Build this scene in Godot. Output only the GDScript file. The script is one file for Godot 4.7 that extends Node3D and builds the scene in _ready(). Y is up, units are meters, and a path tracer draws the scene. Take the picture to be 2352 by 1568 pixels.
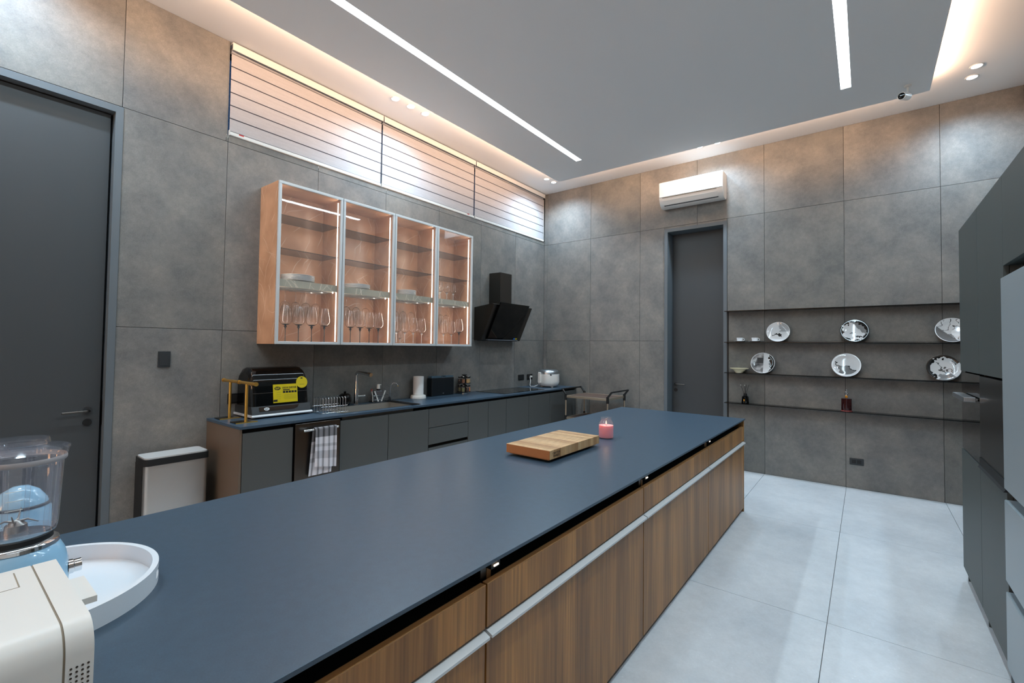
extends Node3D
# Kitchen with a long dark island, porcelain panel walls and lit display cabinets.
# X = 0 is the left (window) wall, Z = 0 the back wall, units in metres.

class Shape:
	# collects triangles with normals and uvs; turns every triangle to face along its normals
	var v := PackedVector3Array()
	var n := PackedVector3Array()
	var uv := PackedVector2Array()
	var ix := PackedInt32Array()
	func p(a: Vector3, na: Vector3, u := Vector2.ZERO) -> int:
		v.append(a); n.append(na); uv.append(u)
		return v.size() - 1
	func tri(a: int, b: int, c: int) -> void:
		if (v[b] - v[a]).cross(v[c] - v[a]).dot(n[a] + n[b] + n[c]) > 0.0:
			ix.append_array([a, c, b])
		else:
			ix.append_array([a, b, c])
	func quad(a: int, b: int, c: int, d: int) -> void:
		tri(a, b, c); tri(a, c, d)
	func box(c: Vector3, s: Vector3, bv := 0.0, xf := Transform3D()) -> Shape:
		var h := s * 0.5
		bv = minf(bv, minf(h.x, minf(h.y, h.z)) * 0.95)
		var bs := xf.basis
		for i in 3:
			var j := (i + 1) % 3
			var k := (i + 2) % 3
			for si in [-1.0, 1.0]:
				var nn := Vector3(); nn[i] = si
				var q := []
				for jk in [[-1, -1], [1, -1], [1, 1], [-1, 1]]:
					var a := Vector3(); a[i] = si * h[i]; a[j] = jk[0] * (h[j] - bv); a[k] = jk[1] * (h[k] - bv)
					q.append(p(xf * (a + c), bs * nn, Vector2(jk[0] * 0.5 + 0.5, jk[1] * 0.5 + 0.5)))
				quad(q[0], q[1], q[2], q[3])
				if bv > 0.0:
					for sj in [-1.0, 1.0]:
						var nj := Vector3(); nj[j] = sj
						var e := []
						for sk in [-1.0, 1.0]:
							var a := Vector3(); a[i] = si * h[i]; a[j] = sj * (h[j] - bv); a[k] = sk * (h[k] - bv)
							var b := Vector3(); b[i] = si * (h[i] - bv); b[j] = sj * h[j]; b[k] = sk * (h[k] - bv)
							e.append([p(xf * (a + c), bs * nn), p(xf * (b + c), bs * nj)])
						quad(e[0][0], e[0][1], e[1][1], e[1][0])
		if bv > 0.0:
			for sx in [-1.0, 1.0]:
				for sy in [-1.0, 1.0]:
					for sz in [-1.0, 1.0]:
						var a := p(xf * (c + Vector3(sx * h.x, sy * (h.y - bv), sz * (h.z - bv))), bs * Vector3(sx, 0, 0))
						var b := p(xf * (c + Vector3(sx * (h.x - bv), sy * h.y, sz * (h.z - bv))), bs * Vector3(0, sy, 0))
						var d := p(xf * (c + Vector3(sx * (h.x - bv), sy * (h.y - bv), sz * h.z)), bs * Vector3(0, 0, sz))
						tri(a, b, d)
		return self
	func span(a: Vector3, b: Vector3, bv := 0.0) -> Shape:
		return box((a + b) * 0.5, (b - a).abs(), bv)
	func lathe(prof: Array, seg := 24, xf := Transform3D(), sharp := 0.75) -> Shape:
		var m := prof.size()
		var ns := []
		for k in m - 1:
			var d: Vector2 = prof[k + 1] - prof[k]
			ns.append(Vector2(d.y, -d.x).normalized())
		for k in m - 1:
			var n0: Vector2 = ns[k]
			var n1: Vector2 = ns[k]
			if k > 0 and n0.dot(ns[k - 1]) > sharp: n0 = (n0 + ns[k - 1]).normalized()
			if k < m - 2 and n1.dot(ns[k + 1]) > sharp: n1 = (n1 + ns[k + 1]).normalized()
			var base := v.size()
			for s in seg + 1:
				var a := TAU * s / seg
				var ca := cos(a)
				var sa := sin(a)
				p(xf * Vector3(prof[k].x * ca, prof[k].y, prof[k].x * sa), xf.basis * Vector3(n0.x * ca, n0.y, n0.x * sa), Vector2(float(s) / seg, float(k) / m))
				p(xf * Vector3(prof[k + 1].x * ca, prof[k + 1].y, prof[k + 1].x * sa), xf.basis * Vector3(n1.x * ca, n1.y, n1.x * sa), Vector2(float(s) / seg, float(k + 1) / m))
			for s in seg:
				var o := base + s * 2
				if prof[k].x > 1e-6: tri(o, o + 1, o + 2)
				if prof[k + 1].x > 1e-6: tri(o + 1, o + 3, o + 2)
		return self
	func tube(pts: Array, r: float, seg := 8, closed := false, r1 := -1.0) -> Shape:
		if r1 < 0.0: r1 = r
		var m := pts.size()
		var up := Vector3.UP
		var prev := Vector3.ZERO
		var base := v.size()
		for k in m:
			var a: Vector3 = pts[(k - 1 + m) % m] if (closed or k > 0) else pts[k]
			var b: Vector3 = pts[(k + 1) % m] if (closed or k < m - 1) else pts[k]
			var t := (b - a).normalized()
			if k == 0:
				up = Vector3.RIGHT if absf(t.y) > 0.9 else Vector3.UP
			up = (up - t * up.dot(t)).normalized()
			var sd := t.cross(up)
			var rr := lerpf(r, r1, float(k) / maxf(1, m - 1))
			for s in seg:
				var an := TAU * s / seg
				var nn := up * cos(an) + sd * sin(an)
				p(pts[k] + nn * rr, nn, Vector2(float(s) / seg, float(k) / m))
			prev = t
		var last := m if closed else m - 1
		for k in last:
			for s in seg:
				var o := base + k * seg
				var o2 := base + ((k + 1) % m) * seg
				quad(o + s, o + (s + 1) % seg, o2 + (s + 1) % seg, o2 + s)
		if not closed:
			for e in [[0, (pts[0] - pts[1]).normalized(), r], [m - 1, (pts[m - 1] - pts[m - 2]).normalized(), r1]]:
				var c := p(pts[e[0]], e[1])
				var ring := []
				for s in seg: ring.append(p(v[base + e[0] * seg + s], e[1]))
				for s in seg: tri(c, ring[s], ring[(s + 1) % seg])
		return self
	func prism(poly: Array, z0: float, z1: float, xf := Transform3D(), sharp := 0.75) -> Shape:
		# poly in the XY plane, extruded along Z
		var pv := PackedVector2Array(poly)
		var area := 0.0
		var m := pv.size()
		for k in m: area += pv[k].cross(pv[(k + 1) % m])
		if area < 0.0: pv.reverse()
		var t := Geometry2D.triangulate_polygon(pv)
		for e in [[z0, -1.0], [z1, 1.0]]:
			var b := v.size()
			for q in pv: p(xf * Vector3(q.x, q.y, e[0]), xf.basis * Vector3(0, 0, e[1]), q)
			for k in range(0, t.size(), 3): tri(b + t[k], b + t[k + 1], b + t[k + 2])
		var ns := []
		for k in m:
			var d := pv[(k + 1) % m] - pv[k]
			ns.append(Vector2(d.y, -d.x).normalized())
		for k in m:
			var n0: Vector2 = ns[k]
			var n1: Vector2 = ns[k]
			if n0.dot(ns[(k - 1 + m) % m]) > sharp: n0 = (n0 + ns[(k - 1 + m) % m]).normalized()
			if n1.dot(ns[(k + 1) % m]) > sharp: n1 = (n1 + ns[(k + 1) % m]).normalized()
			var a := pv[k]
			var c := pv[(k + 1) % m]
			quad(p(xf * Vector3(a.x, a.y, z0), xf.basis * Vector3(n0.x, n0.y, 0)), p(xf * Vector3(c.x, c.y, z0), xf.basis * Vector3(n1.x, n1.y, 0)), p(xf * Vector3(c.x, c.y, z1), xf.basis * Vector3(n1.x, n1.y, 0)), p(xf * Vector3(a.x, a.y, z1), xf.basis * Vector3(n0.x, n0.y, 0)))
		return self
	func patch(nu: int, nv: int, f: Callable, flip := 1.0) -> Shape:
		var base := v.size()
		for i in nu + 1:
			for j in nv + 1:
				var a := float(i) / nu
				var b := float(j) / nv
				var q: Vector3 = f.call(a, b)
				var du: Vector3 = f.call(minf(a + 0.004, 1.0), b) - f.call(maxf(a - 0.004, 0.0), b)
				var dv: Vector3 = f.call(a, minf(b + 0.004, 1.0)) - f.call(a, maxf(b - 0.004, 0.0))
				p(q, du.cross(dv).normalized() * flip, Vector2(a, b))
		for i in nu:
			for j in nv:
				var o := base + i * (nv + 1) + j
				quad(o, o + 1, o + nv + 2, o + nv + 1)
		return self
	func mesh() -> ArrayMesh:
		var ar := []
		ar.resize(Mesh.ARRAY_MAX)
		ar[Mesh.ARRAY_VERTEX] = v; ar[Mesh.ARRAY_NORMAL] = n; ar[Mesh.ARRAY_TEX_UV] = uv; ar[Mesh.ARRAY_INDEX] = ix
		var am := ArrayMesh.new()
		am.add_surface_from_arrays(Mesh.PRIMITIVE_TRIANGLES, ar)
		return am

var M := {}
var used := {}
var rng := RandomNumberGenerator.new()
const Y_ISLAND := 0.88
const Y_TOP := 0.917
const CEIL := 4.15
const PANEL_Y := 4.0

func sh() -> Shape: return Shape.new()
func at(x: float, y: float, z: float) -> Transform3D: return Transform3D(Basis(), Vector3(x, y, z))
func v2(x: float, y: float) -> Vector2: return Vector2(x, y)

func numbered(called: String) -> String:
	var k: int = used.get(called, 0)
	used[called] = k + 1
	return called if k == 0 else "%s_%03d" % [called, k]

func obj(called: String, s, m: Material, parent: Node3D, pos := Vector3.ZERO) -> MeshInstance3D:
	var o := MeshInstance3D.new()
	o.name = called
	o.mesh = s.mesh() if s is Shape else s
	o.material_override = m
	o.position = pos
	parent.add_child(o, true)
	return o

func thing(called: String, label: String, category: String, pos := Vector3.ZERO, turn := 0.0, group := "") -> Node3D:
	var o := Node3D.new()
	o.name = numbered(called)
	add_child(o)
	o.position = pos
	o.rotation.y = turn
	o.set_meta("label", label)
	o.set_meta("category", category)
	if group: o.set_meta("group", group)
	return o

func single(called: String, s, m: Material, label: String, category: String, pos := Vector3.ZERO, group := "") -> MeshInstance3D:
	var o := obj(numbered(called), s, m, self, pos)
	o.set_meta("label", label)
	o.set_meta("category", category)
	if group: o.set_meta("group", group)
	return o

func copy(o: Node3D, called: String, label: String, pos: Vector3, turn := 0.0) -> Node3D:
	var c: Node3D = o.duplicate()
	c.name = numbered(called)
	add_child(c)
	c.position = pos
	c.rotation.y = turn
	c.set_meta("label", label)
	return c

func setting(called: String) -> Node3D:
	var o := Node3D.new()
	o.name = called
	add_child(o)
	o.set_meta("kind", "structure")
	return o

func lettering(called: String, words: String, size: float, m: Material, parent: Node3D, pos: Vector3, rot := Vector3.ZERO, bold := 600) -> MeshInstance3D:
	var t := TextMesh.new()
	var f := SystemFont.new()
	f.font_names = PackedStringArray(["Droid Sans"])
	f.font_weight = bold
	t.font = f
	t.text = words
	t.font_size = 32
	t.pixel_size = size / 24.0
	t.depth = 0.0006
	var o := obj(called, t, m, parent, pos)
	o.rotation = rot
	return o

# ---------------------------------------------------------------- materials

func mat(called: String, c: Color, rough := 0.5, metal := 0.0) -> StandardMaterial3D:
	var m := StandardMaterial3D.new()
	m.resource_name = called
	m.albedo_color = c
	m.roughness = rough
	m.metallic = metal
	M[called] = m
	return m

func glow(called: String, c: Color, e: float) -> StandardMaterial3D:
	var m := mat(called, Color(0.9, 0.9, 0.9), 0.6)
	m.emission_enabled = true
	m.emission = c
	m.emission_energy_multiplier = e
	return m

func pane(called: String, c: Color, rough := 0.02) -> StandardMaterial3D:
	var m := mat(called, c, rough)
	m.transparency = BaseMaterial3D.TRANSPARENCY_ALPHA
	return m

func planar(m: StandardMaterial3D, tex: Texture2D, scale: Vector3) -> StandardMaterial3D:
	m.albedo_texture = tex
	m.uv1_triplanar = true
	m.uv1_world_triplanar = true
	m.uv1_scale = scale
	return m

func noise(freq: float, seed_: int, octaves := 4) -> FastNoiseLite:
	var f := FastNoiseLite.new()
	f.seed = seed_
	f.noise_type = FastNoiseLite.TYPE_SIMPLEX_SMOOTH
	f.fractal_octaves = octaves
	f.frequency = freq
	return f

func tex(im: Image) -> ImageTexture:
	im.generate_mipmaps()
	return ImageTexture.create_from_image(im)

func mottled(size: int, parts: Array, base: Color, seed_: int, speck := 0.0) -> ImageTexture:
	# parts: [frequency, strength, red share, blue share]
	var ims := []
	for k in parts.size():
		ims.append([noise(parts[k][0], seed_ + k).get_seamless_image(size, size), parts[k]])
	var r := RandomNumberGenerator.new()
	r.seed = seed_
	var im := Image.create(size, size, false, Image.FORMAT_RGB8)
	for y in size:
		for x in size:
			var d := 0.0
			var w := 0.0
			for e in ims:
				var q: float = e[0].get_pixel(x, y).r - 0.5
				d += q * e[1][1]
				w += q * e[1][2]
			var g := r.randf() - 0.5
			d += g * speck
			if speck > 0.0 and r.randf() < 0.0012: d += 0.13
			im.set_pixel(x, y, Color(base.r * (1.0 + d + w), base.g * (1.0 + d), base.b * (1.0 + d - w)))
	return tex(im)

func wood_tex(size: int, a: Color, b: Color, seed_: int) -> ImageTexture:
	# grain runs along v
	var n1 := noise(0.012, seed_, 3)
	var n2 := noise(0.09, seed_ + 1, 3)
	var n3 := noise(0.35, seed_ + 2, 2)
	var im := Image.create(size, size, false, Image.FORMAT_RGB8)
	for y in size:
		for x in size:
			var t := 0.5 + 0.75 * n1.get_noise_2d(x * 1.0, y * 0.06) + 0.4 * n2.get_noise_2d(x, y * 0.03)
			var pore := n3.get_noise_2d(x, y * 0.02)
			var c := a.lerp(b, clampf(t, 0.0, 1.0))
			im.set_pixel(x, y, c * (1.0 + 0.16 * pore))
	return tex(im)

func marble_tex(size: int, base := Color(0.77, 0.575, 0.435)) -> ImageTexture:
	var ims := noise(0.006, 71).get_seamless_image(size, size)
	var im := Image.create(size, size, false, Image.FORMAT_RGB8)
	for y in size:
		for x in size:
			var d := ims.get_pixel(x, y).r - 0.5
			im.set_pixel(x, y, Color(base.r + 0.14 * d, base.g + 0.13 * d, base.b + 0.12 * d))
	var r := RandomNumberGenerator.new()
	r.seed = 9
	for k in 60:
		var px := r.randf() * size
		var py := r.randf() * size
		var an := deg_to_rad(-56.0 + r.randf_range(-22, 22)) if r.randf() < 0.75 else deg_to_rad(r.randf_range(20, 70))
		var ln := r.randi_range(40, 190)
		var st := r.randf_range(0.25, 0.95)
		var wide := r.randf() < 0.4
		for q in ln:
			an += r.randf_range(-0.09, 0.09)
			px += cos(an); py += sin(an)
			var f := st * sin(PI * q / ln)
			for o in [[0, 1.0], [1, 0.8 if wide else 0.45], [2, 0.4 if wide else 0.0]]:
				var ax := posmod(int(px) + int(o[0]), size)
				var ay := posmod(int(py), size)
				im.set_pixel(ax, ay, im.get_pixel(ax, ay).lerp(Color(0.97, 0.9, 0.83), f * o[1]))
	return tex(im)

func plaid_tex() -> ImageTexture:
	var im := Image.create(128, 384, false, Image.FORMAT_RGB8)
	var wv := Color(0.86, 0.86, 0.87)
	for y in 384:
		for x in 128:
			var u := x / 128.0
			var s := fmod(y / 96.0, 1.0)
			var d := 0.0
			if u > 0.36 and u < 0.66: d += 0.42
			if (u > 0.14 and u < 0.18) or (u > 0.24 and u < 0.33) or (u > 0.74 and u < 0.77) or (u > 0.82 and u < 0.9): d += 0.14
			if s > 0.3 and s < 0.62: d += 0.3
			if (s > 0.16 and s < 0.2) or (s > 0.72 and s < 0.76): d += 0.12
			var g := 0.04 if (x + y) % 3 == 0 else 0.0
			var k := clampf(1.0 - d - g, 0.2, 1.0)
			im.set_pixel(x, y, Color(wv.r * k, wv.g * k * 0.985, wv.b * k))
	return tex(im)

func plate_tex(kind: int) -> ImageTexture:
	# plain abstract patches of black, grey and white, one composition for each plate
	var r := RandomNumberGenerator.new()
	r.seed = 300 + kind * 17
	var nz := noise(0.018, 40 + kind, 3)
	var im := Image.create(160, 160, false, Image.FORMAT_RGB8)
	var dark_rim: bool = kind in [1, 5]
	for y in 160:
		for x in 160:
			var q := Vector2(x - 80, y - 80) / 80.0
			var rr := q.length()
			var w := nz.get_noise_2d(x, y) * 0.35
			var g := 0.83
			var u := q.rotated(kind * 1.1)
			if kind == 0:
				if absf(u.y - 0.25 + w) < 0.07 and u.x > -0.5 and u.x < 0.3: g = 0.14
				if u.x + w > 0.15 and u.y < -0.05: g = 0.62
			elif kind == 1:
				if rr + w > 0.82: g = 0.05
				if u.x + u.y * 0.4 + w > 0.28: g -= 0.32
				if absf(u.x + 0.3 + w) < 0.06 and u.y > -0.2: g = 0.2
			elif kind == 2:
				if q.x - q.y < -0.55: g = 0.42
				elif (q - Vector2(0.25, 0.2)).length() < 0.3: g = 0.9
				elif q.x < 0.1 and q.y > 0.3: g = 0.1 if fmod((q.x + q.y) * 9.0 + 20.0, 1.0) < 0.5 else 0.85
				elif absf(w) < 0.02: g = 0.2
			elif kind == 3:
				if q.x < 0.05 and q.y < 0.0 and q.x > -0.5 and q.y > -0.55: g = 0.25
				elif q.x < 0.05: g = 0.55 + w
				if q.x > 0.6 - w: g = 0.06
			elif kind == 4:
				if u.x + w > 0.1 and u.y + w < 0.45 and rr < 0.8: g = 0.45
				if absf(u.x - 0.1 + w) < 0.05 and rr < 0.8: g = 0.15
			else:
				if rr + w * 0.9 > 0.75 and u.x < 0.3: g = 0.04
				if absf(u.y + w * 1.6) < 0.06 and rr < 0.6: g = 0.3
				if u.x > 0.3 - w and u.y > 0.0: g = 0.5
			if rr > 0.95 and not dark_rim: g = 0.86
			g = clampf(g + r.randf_range(-0.02, 0.02), 0.02, 0.95)
			im.set_pixel(x, y, Color(g, g * 1.005, g * 1.01))
	return tex(im)

func make_materials() -> void:
	var stone := mottled(640, [[0.0035, 0.2, 0.03], [0.012, 0.14, 0.02], [0.05, 0.11, 0.0], [0.2, 0.1, 0.0]], Color(0.46, 0.45, 0.435), 3, 0.1)
	for k in 3:
		planar(mat("stone_%d" % k, Color(1, 1, 1).lerp(Color(0.9, 0.91, 0.9), k * 0.35), 0.55), stone, Vector3(0.55, 0.55, 0.55))
		M["stone_%d" % k].uv1_offset = Vector3(0.37 * k, 0.21 * k, 0.53 * k)
	planar(mat("floor_tile", Color(1, 1, 1), 0.38), mottled(384, [[0.006, 0.1, 0.012], [0.05, 0.05, 0.0], [0.2, 0.04, 0.0]], Color(0.795, 0.805, 0.815), 21, 0.02), Vector3(0.6, 0.6, 0.6))
	mat("grout", Color(0.36, 0.36, 0.36), 0.9)
	mat("joint", Color(0.12, 0.12, 0.12), 0.9)
	mat("ceiling_paint", Color(0.93, 0.925, 0.92), 0.85)
	mat("plain_wall", Color(0.9, 0.9, 0.89), 0.8)
	planar(mat("island_top", Color(1, 1, 1), 0.36), mottled(320, [[0.03, 0.08, 0.0], [0.25, 0.1, 0.0]], Color(0.215, 0.285, 0.345), 31, 0.1), Vector3(2.2, 2.2, 2.2))
	M["worktop"] = M["island_top"]
	planar(mat("walnut", Color(1, 1, 1), 0.42), wood_tex(512, Color(0.485, 0.325, 0.165), Color(0.69, 0.485, 0.255), 5), Vector3(0.62, 0.62, 0.62))
	mat("wood_edge", Color(0.62, 0.44, 0.26), 0.5)
	planar(mat("marble", Color(1, 1, 1), 0.3), marble_tex(512), Vector3(0.85, 0.85, 0.85))
	planar(mat("grey_marble", Color(1, 1, 1), 0.3), marble_tex(256, Color(0.66, 0.635, 0.565)), Vector3(0.9, 0.9, 0.9))
	mat("graphite", Color(0.285, 0.29, 0.285), 0.5)
	mat("graphite_end", Color(0.38, 0.315, 0.255), 0.5)
	mat("tall_front", Color(0.27, 0.29, 0.285), 0.5)
	mat("door_paint", Color(0.22, 0.235, 0.245), 0.5)
	mat("frame_paint", Color(0.36, 0.39, 0.41), 0.45)
	mat("black", Color(0.03, 0.03, 0.032), 0.5)
	mat("matte_black", Color(0.045, 0.045, 0.045), 0.8)
	mat("gloss_black", Color(0.02, 0.021, 0.023), 0.05)
	mat("glass_black", Color(0.015, 0.015, 0.017), 0.03)
	mat("charcoal", Color(0.16, 0.17, 0.18), 0.45)
	mat("steel", Color(0.62, 0.61, 0.6), 0.3, 1.0)
	mat("dark_steel", Color(0.36, 0.345, 0.33), 0.32, 1.0)
	mat("chrome", Color(0.86, 0.87, 0.88), 0.06, 1.0)
	mat("alu", Color(0.72, 0.74, 0.76), 0.32, 1.0)
	mat("alu_paint", Color(0.8, 0.805, 0.805), 0.4, 0.2)
	mat("fridge_steel", Color(0.62, 0.665, 0.69), 0.42, 0.3)
	mat("gold", Color(0.95, 0.75, 0.38), 0.34, 1.0)
	mat("dark_bronze", Color(0.2, 0.17, 0.12), 0.3, 0.8)
	mat("bin_steel", Color(0.74, 0.74, 0.73), 0.4, 0.9)
	mat("white_plastic", Color(0.9, 0.89, 0.87), 0.35)
	mat("cream_plastic", Color(0.86, 0.845, 0.82), 0.42)
	mat("seam", Color(0.55, 0.5, 0.43), 0.7)
	mat("hole", Color(0.22, 0.17, 0.13), 0.8)
	mat("porcelain", Color(0.88, 0.88, 0.88), 0.12)
	mat("cream_porcelain", Color(0.85, 0.81, 0.68), 0.25)
	mat("white_lacquer", Color(0.86, 0.88, 0.9), 0.3)
	mat("sky_blue", Color(0.58, 0.75, 0.86), 0.12)
	mat("paper", Color(0.9, 0.89, 0.88), 0.9)
	mat("tan_shelf", Color(0.36, 0.28, 0.24), 0.5)
	mat("champagne", Color(0.74, 0.68, 0.6), 0.35, 0.8)
	mat("yellow_print", Color(0.8, 0.71, 0.02), 0.4)
	mat("faint_print", Color(0.62, 0.58, 0.08), 0.5)
	mat("ink", Color(0.03, 0.03, 0.02), 0.5)
	mat("white_print", Color(0.88, 0.88, 0.86), 0.5)
	mat("red_print", Color(0.75, 0.12, 0.1), 0.5)
	mat("wick", Color(0.1, 0.08, 0.07), 0.9)
	mat("wax_pink", Color(0.96, 0.62, 0.65), 0.5)
	M["wax_pink"].subsurf_scatter_enabled = true
	M["wax_pink"].subsurf_scatter_strength = 0.85
	for k in 5:
		mat("maple_%d" % k, [Color(0.76, 0.6, 0.42), Color(0.71, 0.55, 0.37), Color(0.8, 0.65, 0.47), Color(0.67, 0.5, 0.33), Color(0.77, 0.62, 0.45)][k], 0.5)
		planar(M["maple_%d" % k], wood_tex(96, Color(0.9, 0.88, 0.86), Color(1, 1, 1), 60 + k), Vector3(4, 4, 4))
	mat("spice_brown", Color(0.5, 0.3, 0.17), 0.9)
	mat("spice_tan", Color(0.72, 0.56, 0.34), 0.9)
	mat("spice_orange", Color(0.95, 0.5, 0.04), 0.9)
	mat("spice_green", Color(0.42, 0.4, 0.24), 0.9)
	mat("spice_dark", Color(0.16, 0.07, 0.05), 0.9)
	planar(mat("blind_fabric", Color(1, 1, 1), 0.85), mottled(160, [[0.03, 0.05, 0.0], [0.3, 0.07, 0.0]], Color(0.735, 0.72, 0.725), 51, 0.03), Vector3(1.2, 9.0, 1.2))
	M["blind_fabric"].backlight_enabled = true
	M["blind_fabric"].backlight = Color(0.12, 0.12, 0.12)
	mat("blind_sheer", Color(0.27, 0.26, 0.3), 0.9)
	var towel := mat("plaid", Color(1, 1, 1), 0.9)
	towel.albedo_texture = plaid_tex()
	towel.cull_mode = BaseMaterial3D.CULL_DISABLED
	pane("clear_glass", Color(1, 1, 1, 0.03))
	pane("stem_glass", Color(0.95, 0.97, 0.98, 0.06))
	pane("plastic_glass", Color(0.7, 0.75, 0.88, 0.035), 0.04)
	pane("smoked_glass", Color(0.12, 0.09, 0.08, 0.62), 0.03)
	var wg := mat("wine_glass", Color(1, 1, 1, 0.0), 0.0)
	wg.transparency = BaseMaterial3D.TRANSPARENCY_ALPHA
	wg.refraction_enabled = true
	wg.refraction_scale = 0.05
	pane("window_glass", Color(0.9, 0.95, 1, 0.05))
	mat("smoke_stem", Color(0.035, 0.03, 0.03), 0.08)
	mat("frost_knop", Color(0.85, 0.82, 0.8), 0.3)
	pane("wine_red_glass", Color(0.2, 0.03, 0.04, 0.82), 0.05)
	pane("rose_glass", Color(0.75, 0.38, 0.36, 0.5), 0.05)
	mat("amber", Color(0.85, 0.55, 0.15), 0.2)
	glow("led_white", Color(0.93, 0.97, 1.0), 5.0)
	glow("led_warm", Color(1.0, 0.76, 0.58), 2.5)
	glow("led_cabinet", Color(1.0, 0.97, 0.94), 3.0)
	glow("led_spot", Color(0.92, 0.96, 1.0), 14.0)
	glow("led_small", Color(1.0, 0.9, 0.8), 4.0)
	glow("flame_glow", Color(1.0, 0.76, 0.55), 1.1)

# ---------------------------------------------------------------- lights

func area(parent: Node3D, pos: Vector3, dir: Vector3, w: float, h: float, c: Color, e: float, up := Vector3.ZERO) -> void:
	var l := AreaLight3D.new()
	l.name = "light"
	parent.add_child(l, true)
	l.area_size = Vector2(w, h)
	l.light_color = c
	l.light_energy = e
	l.shadow_enabled = true
	l.area_range = 14.0
	if up == Vector3.ZERO: up = Vector3.BACK if absf(dir.y) > 0.9 else Vector3.UP
	l.transform = Transform3D(Basis.looking_at(dir, up), pos)

const COOL := Color(0.85, 0.95, 1.0)
const SPOT_WHITE := Color(0.79, 0.91, 1.0)
const WARM := Color(1.0, 0.83, 0.69)
var E_STRIP := 7.4
var E_COVE := 0.64
var E_SPOT := 2.1
var E_CAB := 0.2

func make_camera() -> void:
	# solved from the photograph's vanishing points; f in pixels of the 2352 x 1568 frame
	var f := 1052.198
	var cam := Camera3D.new()
	cam.name = "camera"
	add_child(cam)
	cam.position = Vector3(4.333, 1.54, 6.487)
	cam.basis = Basis(Vector3.UP, deg_to_rad(37.670)) * Basis(Vector3.RIGHT, deg_to_rad(1.649)) * Basis(Vector3.BACK, deg_to_rad(0.728))
	cam.projection = Camera3D.PROJECTION_FRUSTUM
	cam.near = 0.05
	cam.far = 60.0
	cam.size = 1568.0 / f * cam.near
	cam.frustum_offset = Vector2(0, -(784.0 - 766.28) / f * cam.near)
	cam.current = true

func make_environment() -> void:
	var w := WorldEnvironment.new()
	w.name = "environment"
	var e := Environment.new()
	e.background_mode = Environment.BG_COLOR
	e.background_color = Color(0.25, 0.42, 0.62)
	e.background_energy_multiplier = 0.35
	e.tonemap_mode = Environment.TONE_MAPPER_LINEAR
	e.tonemap_exposure = 1.0
	e.sdfgi_enabled = true
	e.ssao_enabled = true
	e.ssil_enabled = true
	w.environment = e
	add_child(w)

func _ready() -> void:
	rng.seed = 11
	make_camera()
	make_environment()
	make_materials()
	room()
	ceiling_lights()
	window_and_blinds()
	doors()
	counter_run()
	display_cabinets()
	hood_and_aircon()
	island()
	tall_units()
	shelves()
	counter_things()
	island_things()
	small_fittings()

# ---------------------------------------------------------------- setting

func cut(rects: Array, hole: Rect2) -> Array:
	var out := []
	for r: Rect2 in rects:
		if not r.intersects(hole):
			out.append(r)
			continue
		var x0 := r.position.x
		var x1 := r.end.x
		var h0 := maxf(hole.position.x, x0)
		var h1 := minf(hole.end.x, x1)
		if h0 > x0 + 0.004: out.append(Rect2(x0, r.position.y, h0 - x0, r.size.y))
		if x1 > h1 + 0.004: out.append(Rect2(h1, r.position.y, x1 - h1, r.size.y))
		if hole.position.y > r.position.y + 0.004: out.append(Rect2(h0, r.position.y, h1 - h0, hole.position.y - r.position.y))
		if r.end.y > hole.end.y + 0.004: out.append(Rect2(h0, hole.end.y, h1 - h0, r.end.y - hole.end.y))
	return out

func grid(cols: Array, rows: Array, holes: Array) -> Array:
	var out := []
	for i in cols.size() - 1:
		for j in rows.size() - 1:
			var rs := [Rect2(cols[i], rows[j], cols[i + 1] - cols[i], rows[j + 1] - rows[j])]
			for h in holes: rs = cut(rs, h)
			out.append_array(rs)
	return out

const ROOM_X := 5.57
const ROOM_Z := 9.6
const ROWS := [0.0, 1.652, 3.275, CEIL]

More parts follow.
